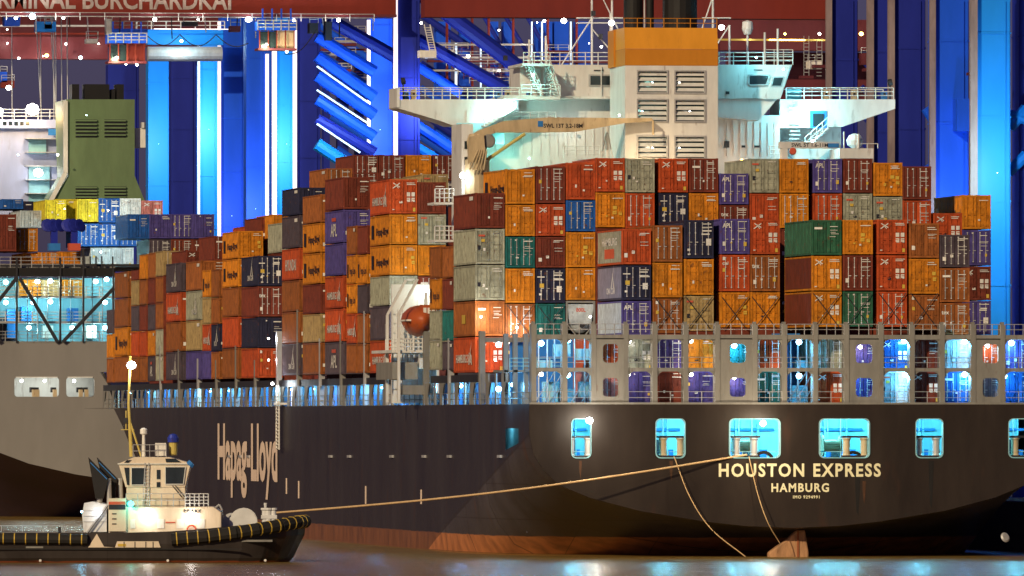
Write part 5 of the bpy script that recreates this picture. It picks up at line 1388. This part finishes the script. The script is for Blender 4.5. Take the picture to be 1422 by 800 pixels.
# ------------------------------------------------------------------ quay cranes
XQ = 50.0
def leg(parent, pa, pb, mat, top=-60, bot=600, X=XQ, strip=None, strip_mat=None, sw=None, t0=-40, t1=None, Y=None):
    Y = y_at(pa, X) if Y is None else Y
    x0, x1 = x_at(pa, Y), x_at(pb, Y)
    o = B('leg', mat, parent, x0, x1, Y, Y + 3, 4.2, z_at(top, x0, Y))
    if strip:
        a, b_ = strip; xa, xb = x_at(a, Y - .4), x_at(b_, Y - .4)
        st = MB().box(xa, xb, Y - .6, Y - .1, 4.3, z_at(t0, x0, Y)); st.build('highlight_strip' if strip_mat in (E_strip, E_strip2) else 'dim_highlight', strip_mat, o)
    for k in range(9):                          # bolted flanges and an access ladder
        zf = 8 + k * 7.3
        if zf < z_at(top, x0, Y): B('flange', mat, o, x0 - .06, x1 + .06, Y - .06, Y + 3.06, zf, zf + .16)
    MB().box(x1 - .55, x1 - .5, Y - .25, Y - .2, 5, z_at(max(top, 0), x0, Y)).box(x1 - .2, x1 - .15, Y - .25, Y - .2, 5, z_at(max(top, 0), x0, Y)).build('leg_ladder', mat, o)
    return Y
def crane(lab): return empty('quay_crane', (0, 0, 0), lab, 'crane', 'quay cranes behind the ship')
dim_edge = paint('dim_highlight_paint', (.30, .23, .23), .5, 0, .4, .6, .3, 0)  # pale colour stands in for dim highlights along leg edges
c1 = crane('nearest quay crane, with the bright sky blue leg at the right edge')
Y11 = leg(c1, 1357, 1403, M_blue_lit, strip=(1347, 1357), strip_mat=dim_edge)
Y12 = leg(c1, 1298, 1345, M_blue, strip=(1291, 1299), strip_mat=dim_edge)
leg(c1, 1415, 1460, M_blue_dim, Y=Y11 + 8)
bx('bracket', M_blue, c1, 1329, 1350, 137, 182, Y12 - 2, Y12 + 2)
for (a, b_) in (((1402, 178), (1425, 150)), ((1402, 160), (1425, 165)), ((1400, 240), (1425, 215))):
    MB().tube(pt(*a, Y11 + 5), pt(*b_, Y11 + 5), .5, 8).build('brace', M_blue_lit if a[0] > 1399 else M_blue_dim, c1)
lamp(c1, pt(1385, 240, Y11 - 9), (.5, .85, 1.0), 7000, E_white, .03, fill_spot=True); lamp(c1, pt(1330, 330, Y12 - 9), (.4, .65, 1.0), 6000, E_blue, .03, fill_spot=True)  # added fill spots aimed at the legs to brighten them
c2_ = crane('second quay crane from right, dark navy legs behind the right bridge wing')
Y21 = leg(c2_, 1243, 1285, M_blue_dim, strip=(1233, 1242), strip_mat=dim_edge)
Y22 = leg(c2_, 1214, 1240, M_blue_dim, strip=(1204, 1213), strip_mat=dim_edge)
Y23 = leg(c2_, 1155, 1191, M_blue_dim, strip=(1147, 1155), strip_mat=dim_edge)
MB().box(x_at(592, Y23), x_at(1175, Y23), Y23 + 1, Y23 + 3.5, z_at(22, 0, Y23), z_at(-40, 0, Y23)).build('boom', M_red, c2_)
c3 = crane('quay crane with white lettered red boom, dark legs left of the deckhouse')
Y31 = leg(c3, 552, 583, M_blue_dim, strip=(547, 552), strip_mat=E_strip)
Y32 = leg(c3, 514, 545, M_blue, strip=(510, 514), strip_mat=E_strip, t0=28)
gd = B('boom', M_red, c3, x_at(-60, Y31 - 3), x_at(550, Y31 - 3), Y31 - 3, Y31 + 1, z_at(18.5, 0, Y31) , z_at(-60, 0, Y31))
B('boom_flange', M_redd, c3, x_at(-60, Y31 - 4), x_at(551, Y31 - 4), Y31 - 4, Y31 + 1.2, z_at(21, 0, Y31) - .1, z_at(18.5, 0, Y31) - .01)
x0 = x_at(-38, Y31 - 3.05); x1 = x_at(321, Y31 - 3.05)
lettering('lettering', 'TERMINAL BURCHARDKAI', x1 - x0, 2.35, (x0, Y31 - 3.06, z_at(12, x0, Y31 - 3)), paint('boom_lettering', (.50, .42, .40), .5), c3)
rail(c3, [(x_at(-60, Y31 - 4), Y31 - 4, z_at(29, 0, Y31)), (x_at(520, Y31 - 4), Y31 - 4, z_at(29, 0, Y31))], .9, 2, 3, M_steel, .06)
c4 = crane('quay crane in the middle left, cluster of bright blue legs with added highlight strips')
Y41 = leg(c4, 413, 445, M_blue_dim, strip=(407, 412), strip_mat=E_strip, top=24, t0=28)
Y42 = leg(c4, 385, 408, M_blue_lit, strip=(378, 384), strip_mat=E_strip, top=24, t0=70)
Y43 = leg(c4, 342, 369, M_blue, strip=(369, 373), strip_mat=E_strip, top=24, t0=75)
c5 = crane('quay crane further left, pale and dark blue legs with thin strips')
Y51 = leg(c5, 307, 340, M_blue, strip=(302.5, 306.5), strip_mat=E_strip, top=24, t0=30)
Y52 = leg(c5, 278, 303, M_blue_lit, strip=(274.5, 277.5), strip_mat=E_strip2, top=45, t0=45)
c6 = crane('farthest quay crane, wide blue leg right of the green funnel')
Y61 = leg(c6, 206, 238, M_blue_lit, top=85)
Y62 = leg(c6, 238, 272, M_blue_dim, top=80)
leg(c6, 150, 193, M_blue_dim, top=90, Y=Y61 + 30)
for i, (px, py, Y, w_, c) in enumerate(((398, 200, Y42 - 10, 2500, (.45, .75, 1)), (355, 290, Y43 - 10, 1500, (.35, .55, 1)), (290, 180, Y52 - 10, 2500, (.55, .85, 1)), (322, 300, Y51 - 10, 800, (.35, .5, 1)), (220, 200, Y61 - 12, 2500, (.4, .65, 1)), (528, 180, Y32 - 12, 2500, (.4, .6, 1)))):
    lamp(c4 if i < 2 else c5 if i < 4 else c6, pt(px, py, Y), c, w_ * 5, E_blue, .025, fill_spot=True)  # added fill light for the blue legs, no real fittings
# inclined braces
def brace(parent, a, b_, Y, r, mat): MB().tube(pt(*a, Y), pt(*b_, Y), r, 10).build('brace', mat, parent)
YB = Y31 + 4
for a, b_, r, mt in (((585, -8), (722, 95), .95, M_blue_dim), ((580, 55), (722, 135), .8, M_blue_dim), ((580, 92), (640, 130), .6, M_blue), ((580, 175), (640, 215), .7, M_blue), ((580, 205), (625, 232), .6, M_blue_lit),
                     ((440, 18), (560, 85), .8, M_blue_dim), ((440, 50), (520, 100), .75, M_blue), ((440, 78), (520, 135), .75, M_blue), ((440, 105), (520, 160), .75, M_blue), ((440, 138), (520, 190), .7, M_blue), ((440, 165), (520, 212), .7, M_blue_dim), ((440, 200), (500, 240), .8, M_blue_lit)):
    brace(c3, a, b_, YB + (3 if a[0] < 500 else 0), r, mt)
for a, b_ in (((440, 92), (512, 143)), ((440, 125), (512, 172)), ((440, 172), (500, 212)), ((583, 96), (632, 128)), ((583, 182), (632, 214))):
    MB().tube(pt(*a, YB + 2), pt(*b_, YB + 2), .12, 6).build('light_tube', E_strip2, c3)
lamp(c3, pt(478, 150, YB - 8), (.4, .7, 1), 9000, E_blue, .03, fill_spot=True); lamp(c3, pt(610, 150, YB - 8), (.4, .6, 1), 6000, E_blue, .03, fill_spot=True)  # added fill spots to brighten the braces
# far frames, walkways and lamps of the crane row
fc = crane('far quay crane frame, red walkways and posts behind the deckhouse mast')
YF = 900.0
B('boom', M_redd, fc, x_at(1000, YF), x_at(1240, YF), YF, YF + 4, z_at(62, 0, YF), z_at(18, 0, YF))
B('boom', M_redd, fc, x_at(-60, YF), x_at(330, YF), YF, YF + 3, z_at(62, 0, YF), z_at(18, 0, YF))
B('boom', M_redd, fc, x_at(-60, YF - 5), x_at(150, YF - 5), YF - 5, YF - 2, z_at(81, 0, YF), z_at(50, 0, YF))
B('girder', M_redd, fc, x_at(590, YF), x_at(860, YF), YF - 4, YF - 2, z_at(82, 0, YF), z_at(79, 0, YF))
B('far_shed', M_redd, fc, x_at(1010, YF + 8), x_at(1240, YF + 8), YF + 8, YF + 10, z_at(130, 0, YF), z_at(62, 0, YF))
for px in (620, 655, 678, 712, 760, 800): bx('frame_post', M_red, fc, px, px + 2.5, 20, 120, YF - 3, YF - 2)
for px, w_, mt in ((632, 5, E_strip2), (667, 3, E_strip2), (738, 2.5, E_strip2), (752, 3, E_strip2), (792, 3, E_strip2)): bx('highlight_strip', mt, fc, px, px + w_ * .6, 30 if px > 700 else 60, 122, YF - 3.5, YF - 3.1)  # pale blue highlights of far posts put in as glowing strips
for px, w_ in ((640, 16), (680, 12), (745, 22), (770, 20), (800, 20), (606, 20), (700, 14)): bx('far_leg', M_blue, fc, px, px + w_, 30, 300, YF + 5, YF + 8)
for px, w_ in ((262, 30), (300, 60), (360, 60)): bx('far_leg', M_blue if px != 300 else M_blue_dim, fc, px, px + w_, 30, 300, YF + 5, YF + 8)
for px, w_ in ((470, 14), (495, 10), (450, 8)): bx('far_leg', M_blue_dim, fc, px, px + w_, 70, 300, YF + 5, YF + 8)
for k in range(9):
    t = 62 + k * 6; rail(fc, [pt(588 + 8 * k, t + 6, YF - 5), pt(650 + 14 * k, t + 6, YF - 5)], 1.0, 2, 3, M_redd if k % 2 else M_steel, .06)
for k in range(6):
    rail(fc, [pt(445 + 6 * k, 80 + 8 * k, YF + 3), pt(510, 80 + 8 * k, YF + 3)], 1.0, 2, 3, M_redd if k % 2 else M_steel, .06)
for px, py, e, s_ in ((585, 32, E_white, .55), (693, 42, E_white, .5), (650, 78, E_white, .55), (693, 98, E_white, .6), (470, 28, E_white, .5), (408, 28, E_white, .4), (746, 31, E_white, .4), (756, 29, E_white, .5), (818, 60, E_white, .35), (835, 65, E_white, .45), (1038, 49, E_white, .4), (1090, 47, E_amber, .7), (1138, 47, E_white, .55), (1196, 47, E_amber, .6), (475, 110, E_white, .7), (466, 98, E_white, .5), (735, 60, E_amber, .35),
                      (45, 23, E_cyan, .6), (22, 25, E_white, .4), (88, 25, E_white, .4), (215, 27, E_white, .35), (275, 27, E_white, .45), (345, 27, E_white, .6), (72, 41, E_blue, .45), (10, 41, E_white, .4), (10, 60, E_white, .5), (26, 81, E_white, .5), (92, 61, E_white, .4), (137, 61, E_white, .45), (112, 80, E_cyan, .6), (65, 77, E_amber, .6), (210, 75, E_white, .6), (175, 89, E_white, .35), (60, 78, E_white, .4)):
    Yl = (Y31 - 4.6) if (py < 32 and px < 560) else YF - 7
    lamp(fc if Yl > 800 else c3, pt(px, py, Yl), (1, .9, .8), 200, e, s_ * random.uniform(.35, .95))
B('sodium_beam', E_amber, fc, x_at(1068, YF - 7), x_at(1118, YF - 7), YF - 7.2, YF - 7, z_at(50, 0, YF), z_at(48.6, 0, YF)); B('lamp_gantry', M_ygold, fc, x_at(990, YF - 7), x_at(1150, YF - 7), YF - 6.9, YF - 6.5, z_at(50.5, 0, YF), z_at(48, 0, YF))
for px, t, d in ((1116, 60, 105), (1134, 65, 90), (1204, 60, 95), (1352, 30, 100), (1360, 10, 90)):
    hc = empty('hanging_ladder', (0, 0, 0)); hc.parent = fc if px < 1300 else c1
    Yh = YF - 8 if px < 1300 else Y11 + 6
    bx('ladder', M_steel, hc, px, px + .8, t - 10, d, Yh, Yh + .1); bx('ladder', M_steel, hc, px + 7, px + 7.8, t - 10, d, Yh, Yh + .1)
    for k in range(9): bx('rung', M_steel, hc, px, px + 7, t + k * 5, t + k * 5 + .8, Yh, Yh + .1)
    bx('landing', M_redd, hc, px - 4, px + 14, d, d + 4, Yh, Yh + 2)
for px in (16, 50, 56, 70, 74, 77, 85, 93): MB().tube(pt(px, 22, Y31 + 8), pt(px + (8 if px in (50, 70) else 1), 172, Y31 + 8), .07, 5).build('hoist_rope', M_steel, c3)
# lit catwalk, trolley cabins and hanging cables
cw = B('catwalk', M_blue_lit, c5, x_at(205, Y51 - 6), x_at(310, Y51 - 6), Y51 - 6, Y51 - 4, z_at(62, 0, Y51), z_at(41, 0, Y51))
MB().tube(pt(205, 75, Y51 - 7), pt(308, 75, Y51 - 7), 1.0, 14).build('cable_drum', M_steel, c5)
rail(c5, [pt(190, 41, Y51 - 6), pt(312, 41, Y51 - 6)], 1.1, 2, 2, M_wht, .08); MB().box(x_at(205, Y51), x_at(310, Y51), Y51 - 7.2, Y51 - 7, z_at(41, 0, Y51), z_at(40, 0, Y51)).build('light_tube', E_strip, c5)
lamp(c5, pt(252, 57, Y51 - 10), (.4, .85, 1), 900, E_cyan, .3); lamp(c5, pt(251, 72, Y51 - 9), (.9, .95, .9), 250, E_white, .4)
for i, (px, py, mt) in enumerate(((150, 60, M_redd), (358, 42, M_tan))):
    Yt = (Y31 - 6) if i else Y31 - 2
    tc_ = empty('trolley_cabin', (0, 0, 0)); tc_.parent = c3
    bx('cabin_floor', M_redd, tc_, px, px + 54, py + 25, py + 28, Yt, Yt + 3); bx('cabin_roof', M_blue, tc_, px, px + 54, py - 12, py, Yt, Yt + 3)
    bx('cabin_wall', M_red if i == 0 else M_tan, tc_, px + 26, px + 50, py, py + 25, Yt + .5, Yt + 3)
    bx('cabin_glass', M_glass, tc_, px + 4, px + 26, py + 2, py + 24, Yt + .4, Yt + 2)
    for k in range(5): bx('cabin_frame', M_red, tc_, px + 2 + k * 12, px + 3.4 + k * 12, py, py + 25, Yt, Yt + .3)
    rail(tc_, [pt(px, py, Yt), pt(px + 54, py, Yt)], 1.2, 3, 1, M_steel, .07)
    for k in range(4): bx('hanger', M_blue, tc_, px + 6 + k * 13, px + 8 + k * 13, py - 30, py - 12, Yt + 1, Yt + 1.3)
    lamp(tc_, pt(px + 12, py + 20, Yt - .5), (.8, 1, .6), 500, E_white, .22); lamp(tc_, pt(px + 40, py + 30, Yt - 1), (1, .8, .6), 500, E_white, .22)
for a, b_, s_ in (((205, 50), (250, 48), 14), ((250, 48), (300, 48), 16), ((300, 48), (345, 60), 10), ((395, 75), (440, 40), 12)):
    prev = None; mb = MB()
    for k in range(13):
        f = k / 12; p = pt(a[0] + (b_[0] - a[0]) * f, a[1] + (b_[1] - a[1]) * f + s_ * math.sin(math.pi * f), Y31 - 4.5)
        if prev is not None: mb.tube(prev, p, .06, 5)
        prev = p
    mb.build('festoon_cable', M_black, c3)
# ladder cage on the dark leg
sl = MB()
for k in range(12): sl.box(x_at(589 + k * .8, Y31), x_at(597 + k * .8, Y31), Y31 - 1, Y31 - .6, z_at(36 + k * 3.4, 0, Y31), z_at(35 + k * 3.4, 0, Y31))
sl.beam(pt(589, 34, Y31 - 1), pt(598, 76, Y31 - 1), .12, .12).beam(pt(597, 34, Y31 - 1), pt(606, 76, Y31 - 1), .12, .12); sl.build('stair_tower', M_wht, c3)
bx('landing', M_wht, c3, 583, 606, 70, 80, Y31 - 2, Y31)

# small gear under the boom and between the far legs
for k, (px, py, w_, h_, mt) in enumerate(((6, 24, 22, 12, M_blue), (50, 30, 28, 14, M_blue_lit), (62, 34, 10, 6, M_wht), (148, 26, 8, 22, M_wht), (155, 40, 50, 10, M_blue), (120, 54, 16, 6, M_wht), (0, 100, 10, 14, M_blue), (2, 112, 18, 10, M_red),
        (255, 30, 20, 6, M_dark), (320, 36, 14, 8, M_redd), (430, 32, 12, 14, M_dark), (452, 30, 9, 26, M_dark), (465, 60, 30, 4, M_redd), (460, 74, 34, 3, M_steel), (448, 96, 40, 3, M_redd), (486, 44, 22, 5, M_redd), (560, 40, 8, 30, M_blue_dim), (612, 70, 18, 3, M_wht), (618, 76, 14, 3, M_wht), (760, 70, 30, 4, M_redd), (690, 84, 22, 3, M_steel), (1122, 84, 20, 12, M_wht), (1196, 74, 10, 16, M_redd))):
    far = not (px < 460 and py < 60)
    Yg = YF - 6 if far else Y31 + 5
    gx = bx('platform', mt, fc if far else c3, px, px + w_, py, py + h_, Yg, Yg + 2)
    rail(gx, [pt(px, py, Yg), pt(px + w_, py, Yg)], .9, 2, 1.5, M_steel, .06)
for k in range(14):
    px = 4 + k * 39 + (k % 3) * 7
    MB().tube(pt(px, 19, Y31 + 2), pt(px + (k % 4) - 1, 30 + (k * 17) % 26, Y31 + 2), .07, 5).build('hanging_cable', M_steel if k % 2 else M_black, c3)
for (a, b_) in (((0, 36), (148, 36)), ((0, 47), (150, 47)), ((0, 78), (150, 78)), ((100, 60), (150, 60)), ((445, 58), (508, 58)), ((445, 69), (508, 69)), ((590, 62), (740, 62)), ((588, 80), (740, 80)), ((590, 98), (720, 98))):
    MB().beam(pt(*a, YF - 4), pt(*b_, YF - 4), .3, .3).build('pipe_run', M_red if a[1] % 2 else M_steel, fc)

for k in range(9):          # further crane bracing seen between the legs and behind the mast
    brace(fc, (436 + 4 * k, 30 + 22 * k), (516 + 4 * k, 84 + 22 * k), YF + 2, .55, M_blue_dim if k % 2 else M_blue)
for k in range(6):
    brace(fc, (584, 20 + 34 * k), (650, 64 + 34 * k), YF + 3, .6, M_blue if k % 2 else M_blue_dim)
    brace(fc, (1192 + 2 * k, 40 + 40 * k), (1244, 90 + 40 * k), YF + 3, .5, M_blue_dim)
for k in range(4): brace(fc, (640 + 30 * k, 20), (700 + 30 * k, 120), YF + 1, .35, M_blue_dim)
brace(c1, (1286, 150), (1300, 172), Y12 + 6, .5, M_blue); brace(c1, (1286, 230), (1300, 252), Y12 + 6, .5, M_blue)
